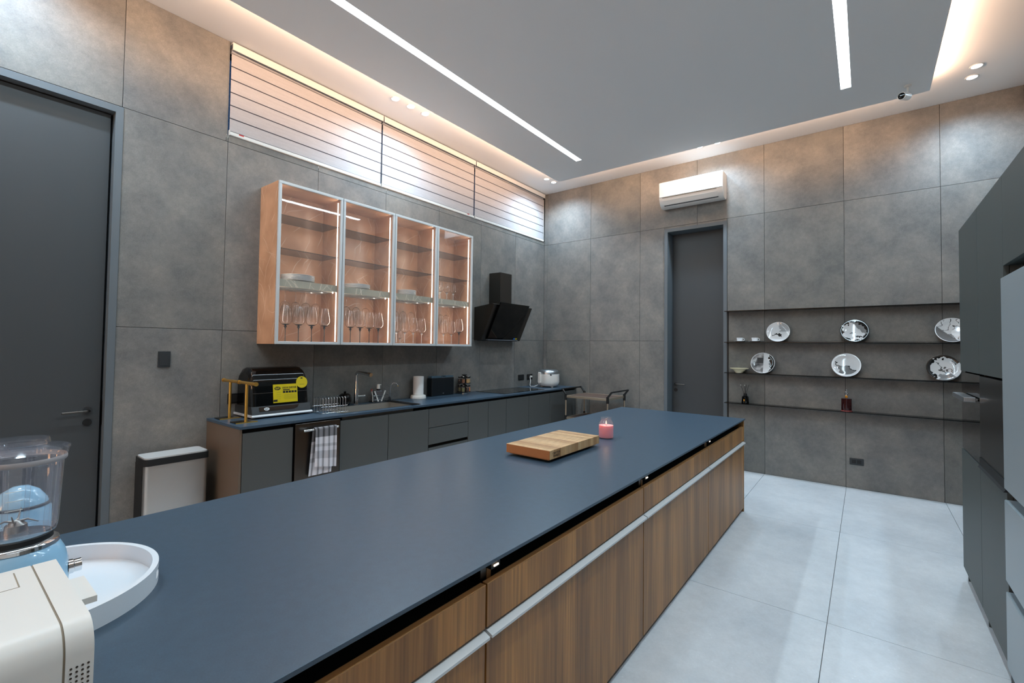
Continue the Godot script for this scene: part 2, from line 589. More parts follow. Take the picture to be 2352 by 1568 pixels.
func room() -> void:
	var fl := setting("floor")
	obj("slab", sh().span(Vector3(-0.3, -0.2, -0.45), Vector3(ROOM_X + 0.2, -0.006, ROOM_Z + 0.2)), M.grout, fl)
	var xs := [0.0, 0.855, 1.678, 2.502, 3.325, 4.148, 4.972, ROOM_X]
	var zs := [0.0, 1.645, 3.29, 4.935, 6.58, 8.225, ROOM_Z]
	for i in xs.size() - 1:
		for j in zs.size() - 1:
			obj("tile", sh().span(Vector3(xs[i] + 0.0015, -0.012, zs[j] + 0.0015), Vector3(xs[i + 1] - 0.0015, 0.0, zs[j + 1] - 0.0015), 0.0008), M.floor_tile, fl)
	var wb := setting("wall_back")
	var d2 := Rect2(2.067, -0.1, 0.828, 3.345)
	for r: Rect2 in cut([Rect2(-0.3, -0.2, ROOM_X + 0.5, CEIL + 0.4)], d2):
		obj("masonry", sh().span(Vector3(r.position.x, r.position.y, -0.4), Vector3(r.end.x, r.end.y, -0.012)), M.joint, wb)
	var k := 0
	for r: Rect2 in grid([0.0, 0.068, 0.884, 1.7, 2.516, 3.33, 4.146, 4.966, ROOM_X], ROWS, [d2]):
		obj("panel", sh().span(Vector3(r.position.x + 0.0015, r.position.y + 0.0015, -0.014), Vector3(r.end.x - 0.0015, r.end.y - 0.0015, 0.0), 0.001), M["stone_%d" % [0, 1, 0, 2, 1][k % 5]], wb)
		k += 1
	var wl := setting("wall_left")
	var d1 := Rect2(5.61, -0.1, 1.2, 3.37)
	var wi := Rect2(0.0, 3.335, 4.925, 0.9)
	var slabs := cut(cut([Rect2(-0.3, -0.2, ROOM_Z + 0.5, CEIL + 0.4)], d1), wi)
	for r: Rect2 in slabs:
		obj("masonry", sh().span(Vector3(-0.3, r.position.y, r.position.x), Vector3(-0.012, r.end.y, r.end.x)), M.joint, wl)
	k = 0
	for r: Rect2 in grid([0.0, 0.81, 1.62, 2.44, 3.265, 4.085, 4.91, 5.618, 6.44, 7.26, 8.08, 8.9, ROOM_Z], ROWS, [d1, wi]):
		obj("panel", sh().span(Vector3(-0.014, r.position.y + 0.0015, r.position.x + 0.0015), Vector3(0.0, r.end.y - 0.0015, r.end.x - 0.0015), 0.001), M["stone_%d" % [1, 0, 2, 0, 1][k % 5]], wl)
		k += 1
	obj("window_sill", sh().span(Vector3(-0.24, 3.31, 0.0), Vector3(-0.002, 3.335, 4.925)), M.white_plastic, wl)
	obj("window_reveal", sh().span(Vector3(-0.24, 3.335, 4.915), Vector3(-0.002, CEIL, 4.93)), M.stone_1, wl)
	var wr := setting("wall_right")
	obj("plaster", sh().span(Vector3(ROOM_X, -0.2, -0.4), Vector3(ROOM_X + 0.2, CEIL + 0.2, ROOM_Z + 0.2)), M.stone_1, wr)
	var wf := setting("wall_front")
	obj("plaster", sh().span(Vector3(-0.3, -0.2, ROOM_Z), Vector3(ROOM_X + 0.2, CEIL + 0.2, ROOM_Z + 0.2)), M.plain_wall, wf)
	var ce := setting("ceiling")
	obj("upper_ceiling", sh().span(Vector3(-0.3, CEIL, -0.4), Vector3(ROOM_X + 0.2, CEIL + 0.2, ROOM_Z + 0.2)), M.ceiling_paint, ce)
	# the dropped panel, with two slots that hold the light strips
	var pn := sh()
	for x in [[0.74, 1.325], [1.405, 4.165], [4.245, 4.83]]:
		pn.span(Vector3(x[0], PANEL_Y, 0.74), Vector3(x[1], PANEL_Y + 0.055, ROOM_Z - 0.74))
	for x in [[1.325, 1.405], [4.165, 4.245]]:
		pn.span(Vector3(x[0], PANEL_Y, 0.74), Vector3(x[1], PANEL_Y + 0.055, 1.25))
		pn.span(Vector3(x[0], PANEL_Y, 7.6), Vector3(x[1], PANEL_Y + 0.055, ROOM_Z - 0.74))
		pn.span(Vector3(x[0], PANEL_Y + 0.03, 1.25), Vector3(x[1], PANEL_Y + 0.055, 7.6))
	obj("dropped_panel", pn, M.ceiling_paint, ce)
	obj("hanger_frame", sh().span(Vector3(1.3, PANEL_Y + 0.055, 1.3), Vector3(4.27, CEIL, ROOM_Z - 1.3)), M.ceiling_paint, ce)

func ceiling_lights() -> void:
	for e in [[1.365, "long white light strip over the window side of the island"], [4.205, "shorter looking white light strip above the aisle by the tall units"]]:
		var t := thing("strip_light", e[1], "strip light", Vector3(e[0], PANEL_Y, 4.425), 0, "recessed ceiling light strips")
		obj("lamp_diffuser", sh().box(Vector3(0, 0.012, 0), Vector3(0.079, 0.02, 6.34)), M.led_white, t)
		area(t, Vector3(0, -0.001, 0), Vector3.DOWN, 0.078, 6.33, COOL, E_STRIP)
	# warm cove strips lying on the outer edge of the dropped panel
	var y := PANEL_Y + 0.055
	var lz := ROOM_Z - 1.48
	for e in [[Vector3(0.765, y, ROOM_Z / 2), Vector3(-1, 0.28, 0), lz, "warm cove light along the window wall edge of the ceiling panel"], [Vector3(4.805, y, ROOM_Z / 2), Vector3(1, 0.28, 0), lz, "warm cove light along the tall unit edge of the ceiling panel"], [Vector3(2.785, y, 0.765), Vector3(0, 0.28, -1), 4.0, "warm cove light along the back wall edge of the ceiling panel"], [Vector3(2.785, y, ROOM_Z - 0.765), Vector3(0, 0.28, 1), 4.0, "warm cove light behind the viewer on the ceiling panel"]]:
		var t := thing("cove_light", e[3], "cove light", e[0], 0, "warm cove lights on the ceiling panel")
		var along := Vector3(0.014, 0.008, e[2]) if e[1].z == 0 else Vector3(e[2], 0.008, 0.014)
		obj("led_tape", sh().box(Vector3(0, 0.004, 0), along), M.led_warm, t)
		var d: Vector3 = e[1].normalized()
		var side := Vector3.BACK if e[1].z == 0 else Vector3.RIGHT
		area(t, Vector3(0, 0.012, 0) + d * 0.006, d, 0.012, e[2], WARM, E_COVE * e[2], side)
	# warm lamps of the sitting area behind the viewer; their light edges the bin, the dryer and the cabinet ends
	for x in [0.9, 2.6]:
		var t := thing("wall_lamp", "warm panel lamp on the wall behind the viewer, %s one" % ("window side" if x < 1.0 else "middle"), "lamp", Vector3(x, 2.3, ROOM_Z), 0, "warm lamps behind the viewer")
		obj("housing", sh().span(Vector3(-0.2, -0.45, -0.05), Vector3(0.2, 0.45, 0.0), 0.004), M.black, t)
		obj("lamp_panel", sh().span(Vector3(-0.185, -0.435, -0.054), Vector3(0.185, 0.435, -0.05)), M.led_warm, t)
		area(t, Vector3(0, 0, -0.056), Vector3.FORWARD, 0.37, 0.87, Color(1.0, 0.74, 0.5), 1.9)
	for p in [[0.41, 3.48, "first of three downlights over the window blinds, nearest the camera"], [0.42, 3.28, "middle one of three downlights over the window blinds"], [0.43, 3.08, "third of three downlights over the window blinds, nearest the corner"], [0.437, 0.61, "downlight left in the pair by the back left corner"], [0.45, 0.43, "downlight right in the pair by the back left corner"], [2.66, 0.418, "left downlight of the pair above the air conditioner"], [2.87, 0.412, "right downlight of the pair above the air conditioner"], [5.153, 0.68, "nearer downlight of the pair in the right ceiling border"], [5.15, 0.467, "farther downlight of the pair in the right ceiling border"], [0.42, 6.35, "downlight above the left door, left of its pair"], [0.42, 6.15, "downlight above the left door, right of its pair"], [5.15, 3.3, "downlight over the refrigerator, farther of its pair"], [5.15, 3.5, "downlight over the refrigerator, nearer of its pair"]]:
		var t := thing("downlight", p[2], "downlight", Vector3(p[0], CEIL, p[1]), 0, "small round ceiling downlights")
		obj("ring", sh().lathe([v2(0.036, -0.001), v2(0.04, -0.006), v2(0.048, -0.005), v2(0.05, 0.0)], 20), M.white_plastic, t)
		obj("lamp_lens", sh().lathe([v2(0.0, -0.004), v2(0.036, -0.003)], 20), M.led_spot, t)
		var l := SpotLight3D.new()
		l.name = "light"
		t.add_child(l, true)
		l.position = Vector3(0, -0.014, 0)
		l.rotation.x = -PI / 2
		l.light_color = SPOT_WHITE
		l.light_energy = E_SPOT * (0.6 if p[1] > 3.0 and p[1] < 3.5 and p[0] < 1.0 else 1.0)
		l.light_size = 0.035
		l.spot_angle = 76.0
		l.spot_angle_attenuation = 1.0
		l.spot_range = 12.0
		l.spot_attenuation = 2.0
		l.shadow_enabled = true

func window_and_blinds() -> void:
	var w := setting("window_1")
	var fr := sh()
	fr.span(Vector3(-0.2, 3.335, 0.0), Vector3(-0.14, 3.385, 4.915)).span(Vector3(-0.2, 4.1, 0.0), Vector3(-0.14, CEIL, 4.915))
	for z in [0.0, 1.71, 3.29, 4.865]: fr.span(Vector3(-0.2, 3.335, z), Vector3(-0.14, CEIL, z + 0.05))
	obj("window_frame", fr, M.black, w)
	for z in [[0.05, 1.71], [1.76, 3.29], [3.34, 4.865]]:
		obj("pane", sh().span(Vector3(-0.172, 3.385, z[0]), Vector3(-0.168, 4.1, z[1])), M.window_glass, w)
	var n := 0
	for z in [[3.345, 4.9, "wide white zebra blind nearest the left door"], [1.79, 3.325, "middle white zebra blind above the display cabinets"], [0.035, 1.765, "white zebra blind nearest the back corner"]]:
		var t := thing("roller_blind", z[2], "blind", Vector3(0.0, 3.34, (z[0] + z[1]) / 2), 0, "zebra roller blinds in the high window")
		var h: float = (z[1] - z[0]) / 2
		# open bottomed cassette with the fabric tube inside
		obj("head_box", sh().span(Vector3(0.022, 0.735, -h - 0.004), Vector3(0.03, 0.8, h + 0.004), 0.002).span(Vector3(-0.06, 0.79, -h - 0.004), Vector3(0.024, 0.8, h + 0.004)), M.white_plastic, t)
		obj("fabric_tube", sh().tube([Vector3(-0.026, 0.745, -h), Vector3(-0.026, 0.745, h)], 0.024, 14), M.blind_fabric, t)
		for k in 6:
			var y0 := 0.028 + k * 0.114
			obj("fabric_band", sh().span(Vector3(-0.006, y0 + 0.009, -h), Vector3(-0.003, y0 + 0.114, h)), M.blind_fabric, t)
			obj("sheer_band", sh().span(Vector3(-0.010, y0 - 0.004, -h), Vector3(-0.008, y0 + 0.02, h)), M.blind_sheer, t)
		obj("bottom_rail", sh().span(Vector3(-0.014, -0.006, -h - 0.004), Vector3(0.012, 0.03, h + 0.004), 0.008), M.white_plastic, t)
		obj("end_cap", sh().span(Vector3(-0.016, -0.01, h), Vector3(0.014, 0.04, h + 0.008), 0.004), M.white_plastic, t)
		if n < 2:
			obj("maker_mark", sh().span(Vector3(0.0122, 0.016, h - 0.11 if n == 0 else -h + 0.1), Vector3(0.0128, 0.026, h - 0.07 if n == 0 else -h + 0.14)), M.red_print, t)
		var zc := -h - 0.004
		obj("pull_chain", sh().tube([Vector3(-0.002, 0.72, zc), Vector3(0.001, 0.4, zc + 0.003), Vector3(0.004, 0.02, zc - 0.002)], 0.003, 6), M.charcoal if n < 2 else M.white_plastic, t)
		n += 1

func lever(parent: Node3D, pos: Vector3, turn: float, way := 1.0) -> void:
	# escutcheon, lever pointing along local +x, door face = local xy plane looking along +z
	var b := Basis(Vector3.UP, turn)
	var xf := Transform3D(b, pos)
	var rx := Transform3D(b * Basis(Vector3.RIGHT, PI / 2), pos)
	var h := obj("handle", sh().lathe([v2(0.0, 0.0), v2(0.026, 0.0), v2(0.026, 0.008), v2(0.0, 0.008)], 20, rx), M.charcoal, parent)
	obj("lever_bar", sh().tube([xf * Vector3(0, 0, 0.005), xf * Vector3(0, 0, 0.05), xf * Vector3(0.02 * way, 0, 0.056), xf * Vector3(0.14 * way, -0.004, 0.056)], 0.009, 10), M.dark_steel, h)
	obj("key_plate", sh().lathe([v2(0.0, 0.0), v2(0.025, 0.0), v2(0.025, 0.007), v2(0.0, 0.007)], 20, Transform3D(rx.basis, pos + Vector3(0, -0.085, 0))), M.black, parent)

func doors() -> void:
	var d := setting("door_1")
	obj("frame", sh().prism([v2(-5.61, 0), v2(-5.61, 3.27), v2(-6.81, 3.27), v2(-6.81, 0), v2(-6.765, 0), v2(-6.765, 3.222), v2(-5.655, 3.222), v2(-5.655, 0)], -0.16, 0.006, Transform3D(Basis(Vector3.UP, PI / 2), Vector3(0, 0, 0))), M.frame_paint, d)
	obj("leaf", sh().span(Vector3(-0.11, 0.006, 5.668), Vector3(-0.06, 3.212, 6.755), 0.002), M.door_paint, d)
	obj("gap_seal", sh().span(Vector3(-0.15, 0.0, 5.655), Vector3(-0.112, 3.222, 6.765)), M.matte_black, d)
	obj("strike_plate", sh().span(Vector3(-0.1, 0.94, 5.653), Vector3(-0.06, 1.11, 5.657)), M.dark_steel, d)
	lever(d, Vector3(-0.06, 1.05, 5.735), PI / 2, -1.0)
	var e := setting("door_2")
	obj("frame", sh().prism([v2(2.067, 0), v2(2.067, 3.245), v2(2.895, 3.245), v2(2.895, 0), v2(2.85, 0), v2(2.85, 3.2), v2(2.112, 3.2), v2(2.112, 0)], -0.3, 0.012), M.frame_paint, e)
	obj("leaf", sh().span(Vector3(2.114, 0.006, -0.25), Vector3(2.848, 3.198, -0.2), 0.002), M.door_paint, e)
	obj("gap_seal", sh().span(Vector3(2.112, 0.0, -0.29), Vector3(2.85, 3.2, -0.252)), M.matte_black, e)
	lever(e, Vector3(2.165, 1.04, -0.2), 0)

# ---------------------------------------------------------------- counter along the window wall

func front(called: String, parent: Node3D, m: Material, y0: float, y1: float, z0: float, z1: float, x := 0.62) -> MeshInstance3D:
	return obj(called, sh().span(Vector3(x, y0, z0 + 0.0015), Vector3(x + 0.02, y1, z1 - 0.0015), 0.0015), m, parent)

func counter_run() -> void:
	var grp := "graphite base cabinets along the window wall"
	var units := [
		[4.60, 4.985, "graphite base cabinet at the free end beside the steel bin", 1],
		[3.66, 4.178, "graphite base cabinet right of the dishwasher, under the sink", 1],
		[3.137, 3.658, "graphite base cabinet left of the drawer unit", 1],
		[2.522, 3.135, "graphite base cabinet with two drawers and a handle groove", 3],
		[2.162, 2.52, "narrow graphite base cabinet right of the drawer unit", 1],
		[1.805, 2.16, "narrow graphite base cabinet left of the cooktop", 1],
		[1.30, 1.803, "graphite base cabinet under the left half of the cooktop", 1],
		[0.772, 1.298, "graphite base cabinet under the right half of the cooktop", 1],
		[0.02, 0.77, "graphite base cabinet in the corner behind the trolley", 1]]
	for u in units:
		var t := thing("base_cabinet", u[2], "cabinet", Vector3.ZERO, 0, grp)
		obj("body", sh().span(Vector3(0.02, 0.1, u[0]), Vector3(0.6, 0.69 if u[0] > 3.1 and u[0] < 4.0 else 0.89, u[1])), M.matte_black, t)
		obj("plinth", sh().span(Vector3(0.02, 0.0, u[0]), Vector3(0.56, 0.1, u[1])), M.matte_black, t)
		if u[3] == 1:
			front("door", t, M.graphite, 0.1, 0.865, u[0], u[1])
		else:
			front("drawer", t, M.graphite, 0.665, 0.865, u[0], u[1])
			front("drawer", t, M.graphite, 0.445 + 0.04, 0.66, u[0], u[1])
			front("drawer", t, M.graphite, 0.1, 0.45, u[0], u[1])
	single("end_panel", sh().span(Vector3(0.003, 0.0, 4.987), Vector3(0.638, 0.896, 5.004), 0.001), M.graphite_end, "brownish grey end panel closing the counter beside the bin", "panel")
	# dishwasher
	var d := thing("dishwasher", "brown steel dishwasher with a bar handle and towel", "dishwasher", Vector3(0, 0, 4.39))
	obj("body", sh().span(Vector3(0.02, 0.06, -0.2), Vector3(0.62, 0.885, 0.2)), M.black, d)
	obj("door", sh().span(Vector3(0.625, 0.1, -0.2), Vector3(0.657, 0.886, 0.2), 0.003), M.dark_steel, d)
	var hb := obj("handle", sh().tube([Vector3(0.7, 0.832, -0.155), Vector3(0.7, 0.832, 0.155)], 0.009, 12), M.chrome, d)
	for z in [-0.12, 0.12]: obj("handle_post", sh().tube([Vector3(0.655, 0.832, z), Vector3(0.7, 0.832, z)], 0.006, 8), M.chrome, hb)
	obj("plinth", sh().span(Vector3(0.02, 0.0, -0.2), Vector3(0.56, 0.06, 0.2)), M.matte_black, d)
	# towel over the bar: back flap, over the bar, front flap
	var f := func(a: float, b: float) -> Vector3:
		var s := a * 0.76
		var zz := (b - 0.5) * 0.2
		var wave := 0.007 * sin(b * 13.0 + a * 3.0) * (absf(a - 0.5) * 2.0)
		if s < 0.385:
			return Vector3(0.683 + wave * 0.5, 0.835 - (0.385 - s), 4.355 + zz * 1.02 + 0.03 * (0.385 - s) / 0.385)
		if s < 0.435:
			var an := (s - 0.385) / 0.05 * PI
			return Vector3(0.7 - 0.017 * cos(an), 0.835 + 0.014 * sin(an), 4.355 + zz)
		return Vector3(0.717 + wave + 0.006 * (s - 0.435), 0.835 - (s - 0.435) + 0.1 * (0.4 - b) * (s - 0.435) * -1.0, 4.355 + zz * 0.97)
	single("dish_towel", sh().patch(60, 24, f), M.plaid, "grey and white plaid towel hanging on the dishwasher handle", "towel")
	# worktop with sink opening
	var w := sh()
	var y0 := Y_TOP - 0.02
	w.span(Vector3(0.001, y0, 4.12), Vector3(0.647, Y_TOP, 5.006)).span(Vector3(0.001, y0, 0.001), Vector3(0.647, Y_TOP, 3.285))
	w.span(Vector3(0.001, y0, 3.285), Vector3(0.15, Y_TOP, 4.12)).span(Vector3(0.56, y0, 3.285), Vector3(0.647, Y_TOP, 4.12))
	single("worktop", w, M.worktop, "long dark blue grey worktop along the window wall", "worktop")
	var s := thing("sink", "undermounted steel sink let into the worktop", "sink", Vector3(0.355, Y_TOP, 3.7))
	var b := sh()
	for e in [[-0.205, -0.2, -0.417, 0.417], [0.2, 0.205, -0.417, 0.417]]: b.span(Vector3(e[0], -0.2, e[2]), Vector3(e[1], -0.002, e[3]))
	for z in [-0.417, 0.412]: b.span(Vector3(-0.205, -0.2, z), Vector3(0.205, -0.002, z + 0.005))
	b.span(Vector3(-0.205, -0.205, -0.417), Vector3(0.205, -0.2, 0.417))
	obj("basin", b, mat("sink_steel", Color(0.66, 0.64, 0.61), 0.42, 0.6), s)
	var rim := sh()
	rim.span(Vector3(-0.212, 0.0, -0.424), Vector3(-0.2, 0.0025, 0.424)).span(Vector3(0.2, 0.0, -0.424), Vector3(0.212, 0.0025, 0.424))
	for z in [-0.424, 0.412]: rim.span(Vector3(-0.212, 0.0, z), Vector3(0.212, 0.0025, z + 0.012))
	obj("rim", rim, M.steel, s)
	obj("drain", sh().lathe([v2(0, 0), v2(0.045, 0.0), v2(0.05, 0.003), v2(0.0, 0.004)], 20, at(0, -0.2, 0)), M.chrome, s)
	# induction hob
	var h := thing("cooktop", "black glass cooktop set in the worktop under the hood", "cooktop", Vector3(0.31, Y_TOP, 1.275))
	obj("glass_plate", sh().box(Vector3(0, 0.0025, 0), Vector3(0.51, 0.005, 0.95), 0.002), M.glass_black, h)
	for e in [[-0.11, -0.27, 0.09], [0.11, -0.27, 0.07], [-0.11, 0.27, 0.07], [0.11, 0.27, 0.09]]:
		var c := []
		for k in 32: c.append(Vector3(e[0] + e[2] * cos(TAU * k / 32), 0.0052, e[1] + e[2] * sin(TAU * k / 32)))
		obj("zone_ring", sh().tube(c, 0.0008, 4, true), M.charcoal, h)

# ---------------------------------------------------------------- lit display cabinets

func display_cabinets() -> void:
	var z1 := 4.63
	var names := ["display cabinet at the left end holding a stack of large plates", "second display cabinet from the left with medium plates", "third display cabinet from the left with small plates and clear goblets", "display cabinet nearest the hood with glasses on its thick shelf"]
	for k in 4:
		var zl := z1 - 0.6165 * k
		var t := thing("display_cabinet", names[k], "cabinet", Vector3(0.0, 1.54, zl - 0.308), 0, "lit glass fronted display cabinets")
		var h := 0.3065
		var top := 1.415
		# outer left side of the run is a full marble panel; inner sides are thinner
		obj("side_panel", sh().span(Vector3(0.0, 0.0, h - 0.018), Vector3(0.325, top, h)), M.marble, t)
		obj("side_panel", sh().span(Vector3(0.0, 0.0, -h), Vector3(0.325, top, -h + 0.018)), M.marble, t)
		obj("back_panel", sh().span(Vector3(0.001, 0.018, -h + 0.018), Vector3(0.018, top - 0.018, h - 0.018)), M.marble, t)
		obj("top_panel", sh().span(Vector3(0.0, top - 0.018, -h + 0.018), Vector3(0.325, top, h - 0.018)), M.marble, t)
		obj("bottom_panel", sh().span(Vector3(0.0, 0.0, -h + 0.018), Vector3(0.325, 0.018, h - 0.018)), M.marble, t)
		for y in [0.835, 1.128]:
			obj("glass_shelf", sh().span(Vector3(0.02, y, -h + 0.02), Vector3(0.305, y + 0.006, h - 0.02)), M.smoked_glass, t)
		obj("thick_shelf", sh().span(Vector3(0.02, 0.505, -h + 0.02), Vector3(0.305, 0.568, h - 0.02)), M.grey_marble, t)
		# glazed door with a metal frame
		var d := obj("door", door_frame(h - 0.0012, top, 0.024, 0.022), M.alu_paint, t)
		obj("pane", sh().span(Vector3(0.336, 0.02, -h + 0.02), Vector3(0.340, top - 0.02, h - 0.02)), M.clear_glass, d)
		# light strip on the far side panel near the front, shining across the cabinet
		obj("led_strip", sh().span(Vector3(0.279, 0.03, -h + 0.018), Vector3(0.293, top - 0.04, -h + 0.021)), M.led_cabinet, t)
		area(t, Vector3(0.286, top / 2, -h + 0.0225), Vector3(-0.35, 0, 0.94).normalized(), 0.013, top - 0.08, Color(1.0, 0.94, 0.88), E_CAB)
		obj("led_strip", sh().span(Vector3(0.279, 0.03, h - 0.021), Vector3(0.293, top - 0.04, h - 0.018)), M.led_cabinet, t)
		area(t, Vector3(0.286, top / 2, h - 0.0225), Vector3(-0.35, 0, -0.94).normalized(), 0.013, top - 0.08, Color(1.0, 0.94, 0.88), E_CAB)
		obj("hanging_rack", sh().span(Vector3(0.05, 0.495, -h + 0.03), Vector3(0.06, 0.505, h - 0.03)).span(Vector3(0.15, 0.495, -h + 0.03), Vector3(0.16, 0.505, h - 0.03)).span(Vector3(0.25, 0.495, -h + 0.03), Vector3(0.26, 0.505, h - 0.03)), M.chrome, t)
	cabinet_things()

func door_frame(h: float, top: float, w: float, d: float) -> Shape:
	var s := sh()
	var x0 := 0.327
	s.span(Vector3(x0, 0, -h), Vector3(x0 + d, w, h), 0.002).span(Vector3(x0, top - w, -h), Vector3(x0 + d, top, h), 0.002)
	s.span(Vector3(x0, w, -h), Vector3(x0 + d, top - w, -h + w), 0.002).span(Vector3(x0, w, h - w), Vector3(x0 + d, top - w, h), 0.002)
	return s

func bowl_profile(r: float, y0: float, y1: float, rim: float) -> Array:
	var out := [v2(0.004, y0)]
	for k in range(1, 13):
		var t := k / 12.0
		var q := sin(minf(t / 0.42, 1.0) * PI / 2) if t < 0.42 else lerpf(1.0, rim, pow((t - 0.42) / 0.58, 1.5))
		out.append(v2(r * q, y0 + (y1 - y0) * (1.0 - cos(minf(t / 0.42, 1.0) * PI / 2)) * 0.3 if t < 0.42 else y0 + (y1 - y0) * (0.3 + 0.7 * (t - 0.42) / 0.58)))
	return out

func shell(prof: Array, th: float) -> Array:
	# closes an open bowl profile with an inner wall
	var out := prof.duplicate()
	for k in range(prof.size() - 1, 0, -1):
		var d: Vector2 = (prof[k] - prof[k - 1]).normalized()
		out.append(Vector2(maxf(0.0, prof[k].x - d.y * th), prof[k].y + d.x * th))
	out.append(Vector2(0.0, prof[0].y + th * 1.5))
	return out

func make_goblet(height: float, r: float, dark: bool, label: String, group: String, stem := 0.46) -> Node3D:
	var t := thing("wine_glass", label, "wine glass", Vector3.ZERO, 0, group)
	var ys := height * stem
	obj("bowl", sh().lathe(shell(bowl_profile(r, ys, height, 0.66), 0.0013), 28), M.wine_glass, t)
	var sm: Material = M.smoke_stem if dark else M.stem_glass
	obj("foot", sh().lathe([v2(0, 0), v2(r * 0.72, 0.0), v2(r * 0.72, 0.0015), v2(0.006, 0.008), v2(0.0035, 0.02)], 20), sm, t)
	obj("stem", sh().lathe([v2(0.0035, 0.015), v2(0.0032, ys * 0.75), v2(0.006, ys * 0.86), v2(0.0135, ys * 0.92), v2(0.012, ys * 0.95), v2(0.006, ys), v2(0.0, ys)], 12), sm if dark else M.frost_knop, t)
	if dark:
		obj("bowl_base", sh().lathe([v2(0.004, ys - 0.001), v2(r * 0.36, ys + height * 0.012), v2(r * 0.62, ys + height * 0.038), v2(r * 0.6, ys + height * 0.042), v2(r * 0.34, ys + height * 0.018), v2(0, ys + 0.002)], 20), sm, t)
	return t

func make_hanging(height: float, r: float, label: String, group: String) -> Node3D:
	# hangs upside down: local y runs down from the foot
	var t := thing("hanging_wine_glass", label, "wine glass", Vector3.ZERO, 0, group)
	var flip := Transform3D(Basis(Vector3.RIGHT, PI), Vector3.ZERO)
	obj("bowl", sh().lathe(shell(bowl_profile(r, height * 0.42, height, 0.8), 0.0013), 24, flip), M.wine_glass, t)
	obj("stem", sh().lathe([v2(0, 0), v2(r * 0.85, 0.0), v2(r * 0.85, 0.0015), v2(0.006, 0.007), v2(0.0032, 0.02), v2(0.003, height * 0.36), v2(0.006, height * 0.43), v2(0.0, height * 0.43)], 16, flip), M.stem_glass, t)
	return t

func cabinet_things() -> void:
	var fy := 1.54 + 0.0185
	var order := ["first", "second", "third", "fourth", "fifth", "sixth"]
	var where := ["left end cabinet", "second cabinet", "third cabinet", "cabinet nearest the hood"]
	var dark0: Node3D = null
	var clear0: Node3D = null
	var hang0: Node3D = null
	var up0: Node3D = null
	var dk := [[4.49, 4.37, 4.245, 4.118], [3.838, 3.727, 3.617, 3.505], [], [2.285]]
	for k in 4:
		for i in dk[k].size():
			var lb: String = "tall glass with black stem, %s from the left in the %s" % [order[i], where[k]]
			if k == 3: lb = "single black stemmed glass in the cabinet nearest the hood"
			if dark0 == null:
				dark0 = make_goblet(0.325, 0.054, true, lb, "black stemmed glasses in the display cabinets")
				dark0.position = Vector3(0.235, fy, dk[k][i])
			else:
				copy(dark0, "wine_glass", lb, Vector3(0.235, fy, dk[k][i]))
	for e in [[3.265, 2, 0], [3.15, 2, 1], [3.03, 2, 2], [2.905, 2, 3], [2.555, 3, 0], [2.42, 3, 1]]:
		var lb: String = "clear goblet with a pale knop, %s from the left in the %s" % [order[e[2]], where[e[1]]]
		if clear0 == null:
			clear0 = make_goblet(0.3, 0.053, false, lb, "clear goblets in the display cabinets", 0.42)
			clear0.position = Vector3(0.235, fy, e[0])
		else:
			copy(clear0, "wine_glass", lb, Vector3(0.235, fy, e[0]))
	for k in 4:
		for i in ([5, 4, 4, 4][k] as int):
			var z: float = 4.535 - 0.6165 * k - [0.1, 0.115, 0.115, 0.1][k] * i
			var lb: String = "upside down glass, %s hanging from the left in the %s" % [order[i], where[k]]
			if hang0 == null:
				hang0 = make_hanging(0.235, 0.04, lb, "glasses hanging under the thick shelves")
				hang0.position = Vector3(0.1, 2.034, z)
			else:
				copy(hang0, "hanging_wine_glass", lb, Vector3(0.1, 2.034, z))
	for i in 4:
		var lb: String = "stemmed glass on the thick shelf nearest the hood, %s from the left" % order[i]
		var q := Vector3(0.2, 2.109, 2.7 - 0.112 * i)
		if up0 == null:
			up0 = make_goblet(0.215, 0.038, false, lb, "stemmed glasses on the shelf nearest the hood", 0.44)
			up0.position = q
		else:
			copy(up0, "wine_glass", lb, q)
	# small goblets at the back of the third cabinet
	var sm0: Node3D = null
	for i in 3:
		var lb: String = "small clear goblet at the back of the third cabinet, %s from the left" % order[i]
		var q := Vector3(0.09, fy, 3.27 - 0.085 * i)
		if sm0 == null:
			sm0 = make_goblet(0.15, 0.033, false, lb, "small goblets at the back of the third cabinet", 0.4)
			sm0.position = q
		else:
			copy(sm0, "wine_glass", lb, q)
	for e in [[0, 5, 0.145, 4.355, "large"], [1, 4, 0.132, 3.73, "medium"], [2, 5, 0.105, 3.08, "small"]]:
		var r: float = e[2]
		var pl: Node3D = null
		for i in (e[1] as int):
			var lb: String = "white %s plate, %s from the bottom of its stack in the %s" % [e[4], order[i], where[e[0]]]
			var q := Vector3(0.17, 1.54 + 0.5695 + 0.0115 * i, e[3])
			if pl == null:
				pl = thing("plate", lb, "plate", q, 0, "%s plates stacked in the display cabinets" % e[4])
				obj("dish", sh().lathe([v2(0, 0), v2(r * 0.6, 0.0), v2(r * 0.64, 0.004), v2(r, 0.014), v2(r, 0.0165), v2(r * 0.62, 0.008), v2(0, 0.006)], 40), M.porcelain, pl)
			else:
				copy(pl, "plate", lb, q)

# ---------------------------------------------------------------- hood, air conditioner

